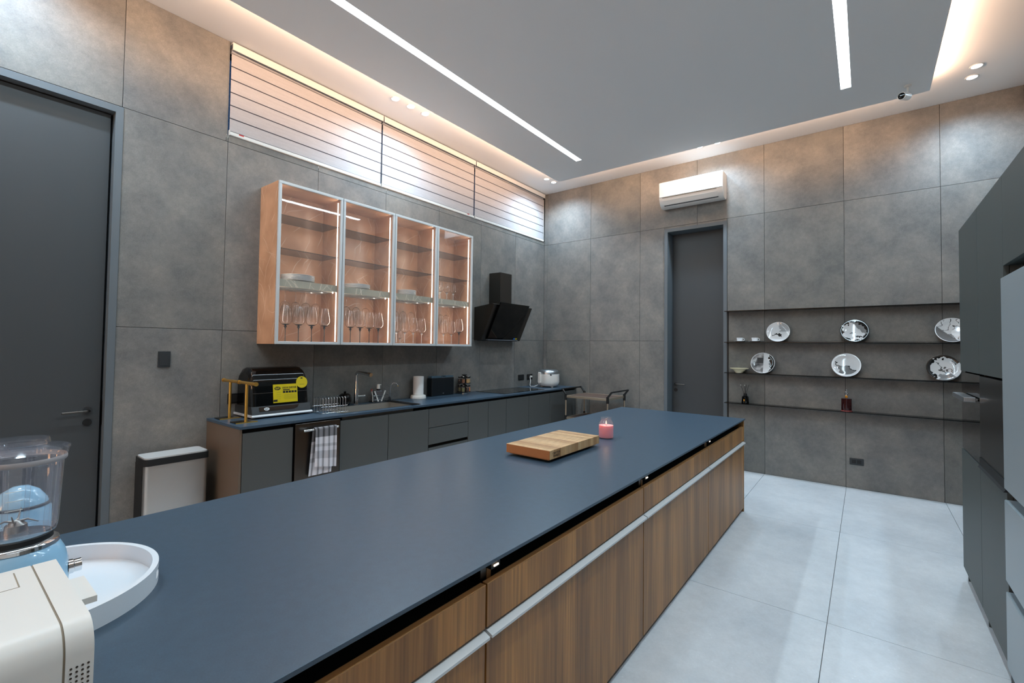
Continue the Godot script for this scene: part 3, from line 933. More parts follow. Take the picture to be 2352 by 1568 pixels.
func hood_and_aircon() -> void:
	var h := thing("range_hood", "slanted black glass range hood with a brown steel chimney", "range hood", Vector3(0, 1.63, 1.3))
	# profile x, y (extruded along z)
	obj("chimney", sh().span(Vector3(0.002, 0.45, -0.125), Vector3(0.215, 0.975, 0.135), 0.002), M.dark_steel, h)
	obj("body", sh().prism([v2(0.002, 0.0), v2(0.13, 0.0), v2(0.14, 0.015), v2(0.36, 0.49), v2(0.33, 0.5), v2(0.002, 0.46)], -0.445, 0.445), M.dark_steel, h)
	obj("glass_panel", sh().prism([v2(0.16, 0.022), v2(0.175, 0.015), v2(0.41, 0.515), v2(0.395, 0.52)], -0.31, 0.355), M.glass_black, h)
	obj("lower_strip", sh().prism([v2(0.14, 0.002), v2(0.178, 0.0), v2(0.185, 0.012), v2(0.148, 0.016)], -0.33, 0.36), M.alu, h)
	obj("grease_filter", sh().span(Vector3(0.02, -0.006, -0.4), Vector3(0.12, 0.0, 0.4)), M.matte_black, h)
	obj("energy_sticker", sh().box(Vector3(0, 0, 0), Vector3(0.001, 0.022, 0.04), 0.0, Transform3D(Basis(Vector3.FORWARD, 0.435), Vector3(0.187, 0.03, -0.28))), M.yellow_print, h)
	var blue := mat("blue_print", Color(0.1, 0.4, 0.75), 0.5)
	obj("blue_sticker", sh().box(Vector3(0, 0, 0), Vector3(0.001, 0.022, 0.04), 0.0, Transform3D(Basis(Vector3.FORWARD, 0.435), Vector3(0.187, 0.03, -0.235))), blue, h)
	var a := thing("air_conditioner", "white wall air conditioner above the back door", "air conditioner", Vector3(2.475, 3.52, 0.0))
	obj("casing", sh().prism([v2(-0.001, 0.03), v2(-0.03, 0.0), v2(-0.12, 0.0), v2(-0.17, 0.03), v2(-0.2, 0.08), v2(-0.212, 0.12), v2(-0.215, 0.32), v2(-0.2, 0.335), v2(-0.001, 0.335)], -0.415, 0.415, Transform3D(Basis(Vector3.UP, PI / 2), Vector3.ZERO)), M.white_plastic, a)
	obj("front_panel", sh().span(Vector3(-0.412, 0.125, 0.213), Vector3(0.412, 0.333, 0.222), 0.004), M.white_plastic, a)
	obj("slot", sh().span(Vector3(-0.37, 0.113, 0.205), Vector3(0.34, 0.121, 0.2135)), M.seam, a)
	obj("louver_gap", sh().prism([v2(-0.150, 0.014), v2(-0.158, 0.0182), v2(-0.161, 0.0215), v2(-0.14, 0.02)], -0.36, 0.35, Transform3D(Basis(Vector3.UP, PI / 2), Vector3.ZERO)), M.charcoal, a)
	obj("louver", sh().prism([v2(-0.166, 0.024), v2(-0.2025, 0.08), v2(-0.2, 0.081), v2(-0.163, 0.027)], -0.36, 0.35, Transform3D(Basis(Vector3.UP, PI / 2), Vector3.ZERO)), M.white_plastic, a)

# ---------------------------------------------------------------- island

func island() -> void:
	var xs := 3.40
	var mods := [[1.635, 2.866, "walnut island unit at the far end"], [2.87, 4.12, "walnut island unit second from the far end"], [4.124, 5.388, "walnut island unit second from the camera"], [5.392, 6.64, "walnut island unit nearest the camera"]]
	for e in mods:
		var t := thing("island_cabinet", e[2], "cabinet", Vector3.ZERO, 0, "walnut island units with metal handle rails")
		var z0: float = e[0]
		var z1: float = e[1]
		obj("body", sh().span(Vector3(2.2, 0.06, z0), Vector3(3.355, 0.79, z1)).span(Vector3(2.2, 0.79, z0), Vector3(3.1, 0.8675, z1)), M.matte_black, t)
		obj("plinth", sh().span(Vector3(2.22, 0.0, z0), Vector3(3.36, 0.06, z1)), M.charcoal, t)
		var d := obj("drawer", sh().span(Vector3(3.378, 0.672, z0 + 0.002), Vector3(xs, 0.803, z1 - 0.002), 0.001), M.walnut, t)
		obj("front_edge", sh().span(Vector3(3.3785, 0.803, z0 + 0.002), Vector3(xs - 0.0005, 0.8055, z1 - 0.002)), M.wood_edge, d)
		var dr := obj("door", sh().span(Vector3(3.378, 0.035, z0 + 0.002), Vector3(xs, 0.648, z1 - 0.002), 0.001), M.walnut, t)
		obj("handle_rail", sh().prism([v2(3.36, 0.648), v2(3.421, 0.648), v2(3.421, 0.656), v2(3.4, 0.664), v2(3.36, 0.664)], z0 + 0.003, z1 - 0.003), M.alu_paint, dr)
		obj("divider", sh().span(Vector3(3.2, 0.79, z1 - 0.05), Vector3(3.372, 0.868, z1 - 0.03)), M.wood_edge, t)
		obj("divider_plate", sh().span(Vector3(3.25, 0.79, z1 - 0.03), Vector3(3.370, 0.868, z1 + (0.0 if z1 < 6 else -0.01) - 0.002)), M.dark_steel, t)
		obj("sensor_light", sh().span(Vector3(3.3965, 0.846, z1 - 0.056), Vector3(3.4, 0.8505, z1 - 0.034)), M.led_small, obj("sensor_box", sh().span(Vector3(3.35, 0.84, z1 - 0.065), Vector3(3.397, 0.868, z1 - 0.022)), M.black, t))
	var end := thing("island_end_panel", "walnut end panel closing the far end of the island", "panel", Vector3.ZERO)
	obj("board", sh().span(Vector3(2.16, 0.0, 1.612), Vector3(3.402, 0.868, 1.634), 0.001), M.walnut, end)
	var back := thing("island_back_panel", "walnut back panel of the island facing the window wall", "panel", Vector3.ZERO)
	obj("board", sh().span(Vector3(2.165, 0.0, 1.635), Vector3(2.19, 0.868, 6.64), 0.001), M.walnut, back)
	single("island_countertop", sh().span(Vector3(2.148, 0.868, 1.607), Vector3(3.413, Y_ISLAND, 6.66), 0.0015), M.island_top, "long dark blue grey matte slab on top of the island", "countertop")

# ---------------------------------------------------------------- tall units by the right wall

func tall_units() -> void:
	var xf := 4.85
	for e in [[2.095, 2.738, "tall graphite unit at the far end with a mirror black oven", true], [2.742, 3.366, "tall graphite unit between the far oven and the refrigerator", false]]:
		var t := thing("tall_cabinet", e[2], "cabinet", Vector3.ZERO, 0, "tall graphite units on the right wall")
		var z0: float = e[0]
		var z1: float = e[1]
		obj("body", sh().span(Vector3(xf + 0.022, 0.08, z0 + 0.003), Vector3(ROOM_X - 0.002, 0.9, z1)).span(Vector3(xf + 0.022, 1.415, z0 + 0.003), Vector3(ROOM_X - 0.002, 2.383, z1)).span(Vector3(5.4, 0.9, z0 + 0.003), Vector3(ROOM_X - 0.002, 1.415, z1)), M.tall_front, t)
		obj("side_panel", sh().span(Vector3(xf + 0.022, 0.0, z0), Vector3(ROOM_X - 0.002, 2.385, z0 + 0.016)), M.tall_front, t)
		obj("plinth", sh().span(Vector3(xf + 0.06, 0.0, z0 + 0.02), Vector3(5.5, 0.08, z1)), M.charcoal, t)
		obj("upper_door", sh().span(Vector3(xf, 1.418, z0 + 0.001), Vector3(xf + 0.02, 2.385, z1 - 0.001), 0.001), M.tall_front, t)
		obj("lower_door", sh().span(Vector3(xf, 0.09, z0 + 0.001), Vector3(xf + 0.02, 0.888, z1 - 0.001), 0.001), M.tall_front, t)
	var o := thing("oven", "mirror black glass oven with a wide flat metal handle", "oven", Vector3(xf, 0.895, 2.415))
	obj("housing", sh().span(Vector3(0.03, 0.0, -0.3), Vector3(0.52, 0.51, 0.315)), M.black, o)
	obj("glass_door", sh().span(Vector3(0.004, 0.0, -0.318), Vector3(0.03, 0.36, 0.32), 0.002), M.glass_black, o)
	obj("control_panel", sh().span(Vector3(0.004, 0.37, -0.318), Vector3(0.03, 0.515, 0.32), 0.002), M.glass_black, o)
	var hd := obj("handle", sh().span(Vector3(-0.056, 0.352, -0.2), Vector3(-0.002, 0.38, 0.24), 0.003), M.alu, o)
	for z in [-0.18, 0.22]: obj("handle_post", sh().span(Vector3(-0.01, 0.36, z - 0.012), Vector3(0.006, 0.372, z + 0.012)), M.alu, hd)
	var p := thing("steam_oven", "black built in oven next to the refrigerator", "oven", Vector3(xf, 0.895, 3.055))
	obj("housing", sh().span(Vector3(0.04, 0.0, -0.3), Vector3(0.52, 0.51, 0.305)), M.black, p)
	obj("door", sh().span(Vector3(0.0, 0.012, -0.31), Vector3(0.04, 0.512, 0.307), 0.002), mat("satin_black", Color(0.035, 0.033, 0.032), 0.28), p)
	obj("vent_bar", sh().span(Vector3(-0.004, 0.0, -0.31), Vector3(0.0, 0.05, 0.307)), M.black, p)
	obj("lower_trim", sh().prism([v2(-0.012, -0.006), v2(0.03, -0.006), v2(0.03, 0.02), v2(0.006, 0.02)], -0.31, 0.307), M.charcoal, p)
	# refrigerator with cabinet above
	var c := thing("tall_cabinet", "graphite housing over and around the steel refrigerator", "cabinet", Vector3.ZERO, 0, "tall graphite units on the right wall")
	obj("upper_door", sh().span(Vector3(xf, 1.953, 3.369), Vector3(xf + 0.02, 2.385, 4.32), 0.001), M.tall_front, c)
	obj("body", sh().span(Vector3(xf + 0.022, 1.955, 3.369), Vector3(ROOM_X - 0.002, 2.383, 4.32)), M.tall_front, c)
	obj("side_panel", sh().span(Vector3(xf, 0.0, 4.322), Vector3(ROOM_X - 0.002, 2.385, 4.345)), M.tall_front, c)
	obj("filler_panel", sh().span(Vector3(xf + 0.06, 0.0, 3.3685), Vector3(ROOM_X - 0.002, 1.955, 3.378)), M.tall_front, c)
	var r := thing("refrigerator", "blue grey steel refrigerator with dark handle gaps", "refrigerator", Vector3(xf, 0.0, 3.845))
	var h := 0.462
	obj("body", sh().span(Vector3(0.05, 0.03, -h), Vector3(0.7, 1.9, h)), M.black, r)
	obj("upper_door", sh().span(Vector3(-0.012, 0.912, -h), Vector3(0.045, 1.893, h), 0.003), M.fridge_steel, r)
	obj("middle_drawer", sh().span(Vector3(-0.012, 0.492, -h), Vector3(0.045, 0.862, h), 0.003), M.fridge_steel, r)
	obj("lower_drawer", sh().span(Vector3(-0.012, 0.1, -h), Vector3(0.045, 0.442, h), 0.003), M.fridge_steel, r)
	obj("foot_grille", sh().span(Vector3(0.0, 0.0, -h), Vector3(0.05, 0.085, h)), M.black, r)

# ---------------------------------------------------------------- wall shelves

const SHELF_Y := [0.866, 1.248, 1.64, 2.04]

func shelves() -> void:
	var nm := ["lowest thin black wall shelf with the reed diffuser", "second thin black wall shelf from below with a cream bowl", "third thin black wall shelf from below with two cups", "topmost thin black wall shelf, empty"]
	for k in 4:
		single("wall_shelf", sh().span(Vector3(2.889, SHELF_Y[k] - 0.008, 0.0005), Vector3(5.55, SHELF_Y[k], 0.142), 0.001), mat("shelf_metal", Color(0.05, 0.05, 0.052), 0.22, 0.6) if k == 0 else M.shelf_metal, nm[k], "shelf", Vector3.ZERO, "thin black shelves on the back wall")
	single("shadow_gap_strip", sh().span(Vector3(2.8965, 0.0, 0.0005), Vector3(2.911, 2.031, 0.012)), M.black, "thin black strip standing in for the shadow gap left of the wall shelves", "shadow_strip")  # black strip painted in for the shadow line beside the door frame
	# decorative plates leaning on the wall: abstract black, grey and white prints
	var words := ["mostly white plate with one dark stroke, left on the third shelf", "black bordered plate with a grey half, middle of the third shelf", "plate with a striped edge and white disc, right on the third shelf", "plate with a dark square and grey half beside the cream bowl", "white plate with a grey patch, middle of the second shelf", "half black bordered plate by the tall units on the second shelf"]
	var spots := [[3.487, 2, 0.127], [4.235, 2, 0.132], [5.03, 2, 0.13], [3.318, 1, 0.133], [4.157, 1, 0.137], [4.962, 1, 0.135]]
	for k in 6:
		var r: float = spots[k][2]
		var t := thing("decorative_plate", words[k], "plate", Vector3(spots[k][0], SHELF_Y[spots[k][1]], 0.075), 0, "printed plates leaning on the wall shelves")
		var pr := [v2(0, 0.004), v2(r * 0.5, 0.0042), v2(r * 0.72, 0.008), v2(r * 0.98, 0.02), v2(r, 0.019), v2(r * 0.72, 0.002), v2(r * 0.5, 0.0), v2(0, 0.0)]
		pr.reverse()
		var tilt := Transform3D(Basis(Vector3.RIGHT, PI / 2 - 0.3), Vector3(0, r * cos(0.3) + 0.001, -r * sin(0.3) * 0.55))
		var s := sh().lathe(pr, 40)
		for q in s.uv.size(): s.uv[q] = Vector2(0.5 + s.v[q].x / (2.0 * r), 0.5 + s.v[q].z / (2.0 * r))
		for q in s.v.size():
			s.v[q] = tilt * s.v[q]
			s.n[q] = tilt.basis * s.n[q]
		var m := mat("plate_print_%d" % k, Color(1, 1, 1), 0.08)
		m.albedo_texture = plate_tex(k)
		obj("dish", s, m, t)
	for k in 2:
		var x := [3.06, 3.232][k] as float
		var side := ["left", "right"][k] as String
		single("saucer", sh().lathe([v2(0, 0), v2(0.04, 0.0), v2(0.075, 0.012), v2(0.076, 0.014), v2(0.04, 0.005), v2(0, 0.004)], 28), M.porcelain, "white saucer under the %s cup on the shelf" % side, "saucer", Vector3(x, SHELF_Y[2], 0.07), "saucers on the shelf")
		var c := thing("cup", "white ribbed cup, %s one of two on the shelf" % side, "cup", Vector3(x, SHELF_Y[2] + 0.005, 0.07), 0, "cups on the shelf")
		obj("bowl", sh().lathe([v2(0, 0), v2(0.025, 0.0), v2(0.033, 0.015), v2(0.038, 0.05), v2(0.036, 0.05), v2(0.03, 0.014), v2(0, 0.004)], 24), M.porcelain, c)
		var ring := []
		for q in 11: ring.append(Vector3(0.034 + 0.02 * sin(PI * q / 10), 0.027 + 0.016 * cos(PI * q / 10), 0))
		obj("handle", sh().tube(ring, 0.0035, 8), M.porcelain, c)
	single("bowl", sh().lathe([v2(0, 0), v2(0.04, 0.0), v2(0.055, 0.02), v2(0.075, 0.042), v2(0.107, 0.055), v2(0.108, 0.062), v2(0.07, 0.05), v2(0.0, 0.01)], 36), M.cream_porcelain, "wide rimmed cream bowl on the second shelf", "bowl", Vector3(3.06, SHELF_Y[1], 0.105))
	var d := thing("reed_diffuser", "black glass reed diffuser with gold mark on the lowest shelf", "diffuser", Vector3(3.125, SHELF_Y[0], 0.085))
	obj("bottle", sh().lathe([v2(0, 0), v2(0.042, 0.0), v2(0.044, 0.004), v2(0.038, 0.085), v2(0.022, 0.098), v2(0.0, 0.099)], 24), M.gloss_black, d)
	obj("cap", sh().lathe([v2(0, 0.095), v2(0.02, 0.095), v2(0.02, 0.125), v2(0, 0.125)], 18), M.black, d)
	obj("gold_mark", sh().span(Vector3(-0.012, 0.03, 0.041), Vector3(0.0, 0.055, 0.0425)), M.gold, d)
	for e in [[-0.055, 0.0], [-0.004, 0.012], [0.008, -0.01], [0.042, 0.005]]:
		var q := Vector3(e[0], 0.235, e[1])
		var rd := obj("reed", sh().tube([Vector3(e[0] * 0.15, 0.11, e[1] * 0.2), q], 0.0022, 6), M.black, d)
		if e[0] < 0: obj("tip", sh().tube([q.lerp(Vector3(e[0] * 0.15, 0.11, e[1] * 0.2), 0.12), q], 0.0026, 6), M.white_print, rd)
	var b := thing("perfume_bottle", "dark red glass candle holder with glass and amber finial", "bottle", Vector3(4.158, SHELF_Y[0], 0.09))
	obj("base", sh().lathe([v2(0, 0), v2(0.055, 0.0), v2(0.056, 0.01), v2(0.05, 0.012), v2(0, 0.012)], 24), M.rose_glass, b)
	obj("jar", sh().lathe([v2(0.0, 0.013), v2(0.047, 0.013), v2(0.049, 0.018), v2(0.049, 0.14), v2(0.046, 0.143), v2(0.0, 0.144)], 28), M.wine_red_glass, b)
	obj("core", sh().lathe([v2(0.006, 0.014), v2(0.006, 0.135)], 10), M.rose_glass, b)
	obj("amber_ball", sh().lathe([v2(0, 0.147), v2(0.011, 0.152), v2(0.0145, 0.162), v2(0.011, 0.173), v2(0, 0.177)], 16), M.amber, b)
	obj("glass_ball", sh().lathe([v2(0, 0.178), v2(0.016, 0.186), v2(0.022, 0.2), v2(0.015, 0.215), v2(0.005, 0.222), v2(0.008, 0.232), v2(0, 0.243)], 18), M.wine_glass, b)

# ---------------------------------------------------------------- things on the window counter

func along(poly: Array, t: float) -> Vector2:
	var m := poly.size() - 1
	var q := clampf(t, 0.0, 1.0) * m
	var k := mini(int(q), m - 1)
	return poly[k].lerp(poly[k + 1], q - k)

func dish_dryer() -> void:
	var t := thing("dish_dryer", "glossy black dome shaped dish dryer with yellow stickers", "dish dryer", Vector3(0.0, Y_TOP, 4.545))
	var w := 0.25
	obj("base", sh().prism([v2(0.01, 0.03), v2(0.345, 0.03), v2(0.34, 0.05), v2(0.322, 0.098), v2(0.01, 0.098)], -w, w), M.charcoal, t)
	obj("silver_lip", sh().prism([v2(0.0, 0.014), v2(0.365, 0.014), v2(0.368, 0.022), v2(0.352, 0.032), v2(0.0, 0.032)], -w - 0.008, w + 0.008), M.alu_paint, t)
	for z in [-0.2, 0.2]:
		for x in [0.05, 0.29]:
			obj("foot", sh().span(Vector3(x - 0.02, 0.0, z - 0.02), Vector3(x + 0.02, 0.0145, z + 0.02)), M.black, t)
	# dome: front edge up, over the top and down the back, drawn in at both ends
	var prof := []
	for q in [[0.318, 0.098], [0.312, 0.15], [0.306, 0.2], [0.298, 0.26], [0.288, 0.31], [0.27, 0.355], [0.24, 0.39], [0.19, 0.412], [0.13, 0.42], [0.08, 0.41], [0.04, 0.38], [0.02, 0.33], [0.015, 0.25], [0.012, 0.17], [0.01, 0.098]]: prof.append(v2(q[0], q[1]))
	var dome := func(a: float, b: float) -> Vector3:
		var e := absf(b * 2.0 - 1.0)
		var k := 0.0 if e < 0.86 else pow((e - 0.86) / 0.14, 2.2)
		var q := along(prof, a)
		var c := v2(0.165, 0.098)
		q = c + (q - c) * (1.0 - 0.13 * k)
		return Vector3(q.x, q.y, (b * 2.0 - 1.0) * (w - 0.006))
	var s := sh().patch(56, 40, dome)
	for e in [-1.0, 1.0]:
		var pl := []
		for q in prof:
			var c := v2(0.165, 0.098)
			pl.append(c + (q - c) * 0.87)
		s.prism(pl, e * (w - 0.007), e * (w - 0.006))
	obj("dome_lid", s, M.gloss_black, t)
	obj("lid_seam", sh().span(Vector3(0.30, 0.205, -w + 0.02), Vector3(0.3075, 0.2075, w - 0.02)), M.steel, t)
	# control strip on the sloping front
	var bs := Basis(Vector3.UP, PI / 2) * Basis(Vector3.RIGHT, -0.355)
	var cp := obj("control_panel", sh().prism([v2(-0.17, -0.018), v2(0.12, -0.018), v2(0.155, -0.005), v2(0.17, 0.018), v2(-0.17, 0.018)], 0.0, 0.003), M.gloss_black, t, Vector3(0.331, 0.073, 0.02))
	cp.basis = bs
	obj("badge", sh().lathe([v2(0, 0), v2(0.022, 0.0), v2(0.022, 0.002), v2(0, 0.002)], 20, Transform3D(Basis(Vector3.RIGHT, PI / 2).scaled(Vector3(1, 0.6, 1)), Vector3(-0.11, 0.0, 0.002))), M.alu_paint, cp)
	lettering("badge_print", "tylr", 0.014, M.ink, cp, Vector3(-0.11, 0.001, 0.0045))
	# yellow stickers
	var bt := Basis(Vector3.UP, PI / 2) * Basis(Vector3.RIGHT, -0.13)
	var lab := obj("label_sticker", sh().box(Vector3.ZERO, Vector3(0.212, 0.158, 0.001)), M.yellow_print, t, Vector3(0.3115, 0.195, -0.035))
	lab.basis = bt
	obj("logo_oval", sh().lathe([v2(0, 0), v2(0.026, 0.0), v2(0.026, 0.0008), v2(0, 0.0008)], 24, Transform3D(Basis(Vector3.RIGHT, PI / 2).scaled(Vector3(1, 0.58, 1)), Vector3(-0.068, 0.045, 0.0006))), M.ink, lab)
	lettering("logo_print", "tylr", 0.017, M.yellow_print, lab, Vector3(-0.068, 0.046, 0.0016))
	lettering("headline", "DISH DRYER", 0.0165, M.ink, lab, Vector3(0.036, 0.047, 0.0008), Vector3.ZERO, 800)
	obj("headline_bar", sh().box(Vector3(0.008, 0.029, 0.0008), Vector3(0.06, 0.008, 0.0006)), M.ink, lab)
	for k in 5: obj("pictogram", sh().box(Vector3(-0.012 + 0.025 * k, 0.011, 0.0008), Vector3(0.02, 0.018, 0.0006)), M.ink, lab)
	for k in 5: obj("small_print", sh().box(Vector3(0.04, -0.014 - 0.009 * k, 0.0007), Vector3(0.11, 0.0025, 0.0004)), M.faint_print, lab)
	for k in 4: obj("small_print", sh().box(Vector3(-0.06, 0.008 - 0.018 * k, 0.0007), Vector3(0.036, 0.003, 0.0004)), M.faint_print, lab)
	obj("corner_tag", sh().box(Vector3(-0.088, -0.06, 0.0008), Vector3(0.034, 0.017, 0.0006)), M.ink, lab)
	var rd := obj("round_sticker", sh().lathe([v2(0, 0), v2(0.052, 0.0), v2(0.052, 0.001), v2(0, 0.001)], 36, Transform3D(Basis(Vector3.RIGHT, PI / 2), Vector3.ZERO)), M.yellow_print, t, Vector3(0.2985, 0.283, -0.185))
	rd.basis = Basis(Vector3.UP, PI / 2) * Basis(Vector3.RIGHT, -0.18)
	obj("logo_oval", sh().lathe([v2(0, 0), v2(0.011, 0.0), v2(0.011, 0.0006), v2(0, 0.0006)], 18, Transform3D(Basis(Vector3.RIGHT, PI / 2).scaled(Vector3(1, 0.55, 1)), Vector3(0, 0.036, 0.001))), M.ink, rd)
	obj("small_print", sh().box(Vector3(0, -0.02, 0.0014), Vector3(0.045, 0.005, 0.0005)), M.faint_print, rd)

func gold_stand(x: float, label: String) -> void:
	var t := thing("gold_stand", label, "stand", Vector3(x, Y_TOP, 4.895), 0, "gold T shaped stands at the counter end")
	obj("base_plate", sh().box(Vector3(-0.045, 0.004, -0.005), Vector3(0.11, 0.008, 0.16), 0.001), M.dark_bronze, t)
	obj("plate_edge", sh().box(Vector3(0.0112, 0.004, -0.005), Vector3(0.002, 0.0085, 0.161)), M.gold, t)
	obj("post", sh().tube([Vector3(0, 0.006, 0), Vector3(0, 0.305, 0)], 0.011, 14), M.gold, t)
	obj("cross_bar", sh().tube([Vector3(-0.135, 0.312, 0), Vector3(0.155, 0.312, 0)], 0.0125, 14), M.gold, t)
	for e in [-0.14, 0.155]: obj("end_knob", sh().lathe([v2(0, 0), v2(0.016, 0.0), v2(0.016, 0.012), v2(0, 0.012)], 16, Transform3D(Basis(Vector3.FORWARD, PI / 2), Vector3(e, 0.312, 0))), M.gold, t)

func counter_things() -> void:
	gold_stand(0.16, "gold T stand nearer the wall at the counter end")
	gold_stand(0.47, "gold T stand nearer the counter edge beside the dryer")
	dish_dryer()
	# wire dish rack
	var r := thing("dish_rack", "small chrome wire plate rack beside the dish dryer", "rack", Vector3(0.4, Y_TOP, 4.137))
	for e in [[0.085, 0.004], [-0.085, 0.004], [0.075, 0.06], [-0.075, 0.06]]:
		obj("rail", sh().tube([Vector3(e[0], e[1], -0.13), Vector3(e[0], e[1], 0.13)], 0.004, 6), M.chrome, r)
	for z in [-0.13, 0.13]: obj("cross_rail", sh().tube([Vector3(-0.085, 0.004, z), Vector3(0.085, 0.004, z)], 0.003, 6), M.chrome, r)
	for k in 9:
		var z := -0.112 + 0.028 * k
		for x in [-0.075, 0.075]:
			obj("prong", sh().tube([Vector3(x, 0.004, z), Vector3(x, 0.125, z), Vector3(x * 0.8, 0.14, z), Vector3(x * 0.6, 0.135, z)], 0.003, 6), M.alu, r)
	# tap
	var f := thing("faucet", "tall chrome kitchen faucet with a straight spout", "faucet", Vector3(0.1, Y_TOP, 3.665))
	obj("column", sh().lathe([v2(0, 0), v2(0.03, 0.0), v2(0.03, 0.006), v2(0.023, 0.012), v2(0.023, 0.15), v2(0.016, 0.17), v2(0.015, 0.33), v2(0.0, 0.335)], 18), M.chrome, f)
	obj("spout", sh().tube([Vector3(0, 0.315, 0), Vector3(0.02, 0.335, 0), Vector3(0.05, 0.338, 0), Vector3(0.2, 0.325, -0.01)], 0.017, 14), M.chrome, f)
	obj("spray_head", sh().tube([Vector3(0.2, 0.325, -0.01), Vector3(0.235, 0.318, -0.012)], 0.021, 14), M.chrome, f)
	obj("lever", sh().tube([Vector3(0.0, 0.085, -0.015), Vector3(0.01, 0.087, -0.1)], 0.011, 10), M.chrome, f)
	# round black canister behind the tap
	var k1 := thing("canister", "round glossy black lidded pot left of the faucet", "pot", Vector3(0.075, Y_TOP, 3.78))
	obj("body", sh().lathe([v2(0, 0), v2(0.045, 0.0), v2(0.062, 0.03), v2(0.066, 0.07), v2(0.058, 0.105), v2(0.035, 0.122), v2(0, 0.126)], 28), M.gloss_black, k1)
	obj("knob", sh().lathe([v2(0, 0.126), v2(0.012, 0.126), v2(0.014, 0.14), v2(0, 0.146)], 16), M.gloss_black, k1)
	# soap caddy with bottle and brush
	var c := thing("sink_caddy", "chrome wire caddy behind the sink", "caddy", Vector3(0.075, Y_TOP, 3.365))
	obj("tray", sh().span(Vector3(-0.045, 0.0, -0.1), Vector3(0.045, 0.008, 0.095), 0.002), M.charcoal, c)
	for y in [0.03, 0.075]: obj("wire", sh().tube([Vector3(0.045, y, 0.095), Vector3(0.045, y, -0.1), Vector3(-0.045, y, -0.1), Vector3(-0.045, y, 0.095)], 0.0022, 6, true), M.chrome, c)
	for z in [-0.1, 0.095]:
		for x in [-0.045, 0.045]: obj("wire_post", sh().tube([Vector3(x, 0.0, z), Vector3(x, 0.076, z)], 0.0022, 6), M.chrome, c)
	var sb := thing("soap_bottle", "square grey soap bottle with a white pump in the caddy", "bottle", Vector3(0.073, Y_TOP + 0.0085, 3.37))
	obj("bottle", sh().box(Vector3(0, 0.06, 0), Vector3(0.062, 0.12, 0.105), 0.008), pane("grey_glass", Color(0.4, 0.42, 0.45, 0.55), 0.08), sb)
	obj("crossed_band", sh().box(Vector3(0.032, 0.058, 0.0), Vector3(0.001, 0.13, 0.016), 0, Transform3D(Basis(Vector3.RIGHT, 0.42), Vector3(0, 0.003, 0.02))).box(Vector3(0.033, 0.058, 0.0), Vector3(0.001, 0.13, 0.016), 0, Transform3D(Basis(Vector3.RIGHT, -0.42), Vector3(0, 0.003, -0.02))), M.white_print, sb)
	obj("collar", sh().lathe([v2(0, 0.12), v2(0.02, 0.12), v2(0.02, 0.135), v2(0, 0.135)], 16), M.black, sb)
	obj("pump", sh().lathe([v2(0, 0.135), v2(0.019, 0.135), v2(0.017, 0.185), v2(0, 0.187)], 16).tube([Vector3(0, 0.178, 0), Vector3(0.0, 0.178, -0.035)], 0.005, 8), M.white_plastic, sb)
	var br := thing("dish_brush", "white handled brush standing in the caddy", "brush", Vector3(0.08, Y_TOP + 0.0085, 3.445))
	obj("handle", sh().tube([Vector3(0, 0.0, 0.0), Vector3(0, 0.07, 0.002), Vector3(0.0, 0.12, 0.015)], 0.005, 8), M.white_plastic, br)
	obj("head", sh().box(Vector3(0, 0.0, 0), Vector3(0.018, 0.032, 0.014), 0.003, Transform3D(Basis(), Vector3(0, 0.125, 0.016))), M.rose_glass, br)
	var ft := thing("filter_tap", "thin curved drinking water tap behind the sink", "faucet", Vector3(0.06, Y_TOP, 3.21))
	obj("base", sh().lathe([v2(0, 0), v2(0.018, 0.0), v2(0.016, 0.03), v2(0.008, 0.045), v2(0, 0.045)], 16), M.black, ft)
	obj("gooseneck", sh().tube([Vector3(0, 0.03, 0), Vector3(0.005, 0.12, -0.005), Vector3(0.015, 0.18, -0.012), Vector3(0.035, 0.2, -0.03), Vector3(0.06, 0.195, -0.05), Vector3(0.07, 0.17, -0.06)], 0.0045, 8), M.chrome, ft)
	obj("tip", sh().tube([Vector3(0.07, 0.172, -0.06), Vector3(0.072, 0.16, -0.062)], 0.005, 8), M.gold, ft)
	# roll up drying mat over the right end of the sink
	var m := thing("drying_mat", "black rolled rod drying mat at the right end of the sink", "mat", Vector3(0.36, Y_TOP + 0.0032, 3.27))
	for k in 6: obj("rod", sh().tube([Vector3(-0.24, 0.004, -0.05 + k * 0.018), Vector3(0.24, 0.004, -0.05 + k * 0.018)], 0.0036, 6), M.black if k > 0 else M.chrome, m)
	for x in [-0.21, 0.21]: obj("strap", sh().span(Vector3(x - 0.008, 0.0, -0.055), Vector3(x + 0.008, 0.004, 0.045)), M.black, m)
	# paper towel holder and roll
	var pt := thing("towel_holder", "round white stand for the paper roll", "holder", Vector3(0.1, Y_TOP, 2.82))
	obj("foot", sh().lathe([v2(0, 0), v2(0.092, 0.0), v2(0.094, 0.01), v2(0.086, 0.035), v2(0.075, 0.038), v2(0, 0.038)], 32), M.white_plastic, pt)
	obj("spindle", sh().tube([Vector3(0, 0.036, 0), Vector3(0, 0.262, 0)], 0.008, 10), M.white_plastic, pt)
	var pr := thing("paper_roll", "upright roll of white paper towels", "paper roll", Vector3(0.1, Y_TOP + 0.039, 2.82))
	obj("roll", sh().lathe([v2(0.02, 0.0), v2(0.06, 0.0), v2(0.061, 0.004), v2(0.061, 0.216), v2(0.059, 0.22), v2(0.02, 0.22), v2(0.02, 0.0)], 32), M.paper, pr)
	obj("loose_sheet", sh().patch(10, 6, func(a: float, b: float) -> Vector3:
		var an := lerpf(0.2, 1.9, a)
		return Vector3((0.0625 + 0.004 * a) * cos(an), 0.004 + b * 0.212, (0.0625 + 0.004 * a) * sin(an))), M.paper, pr)
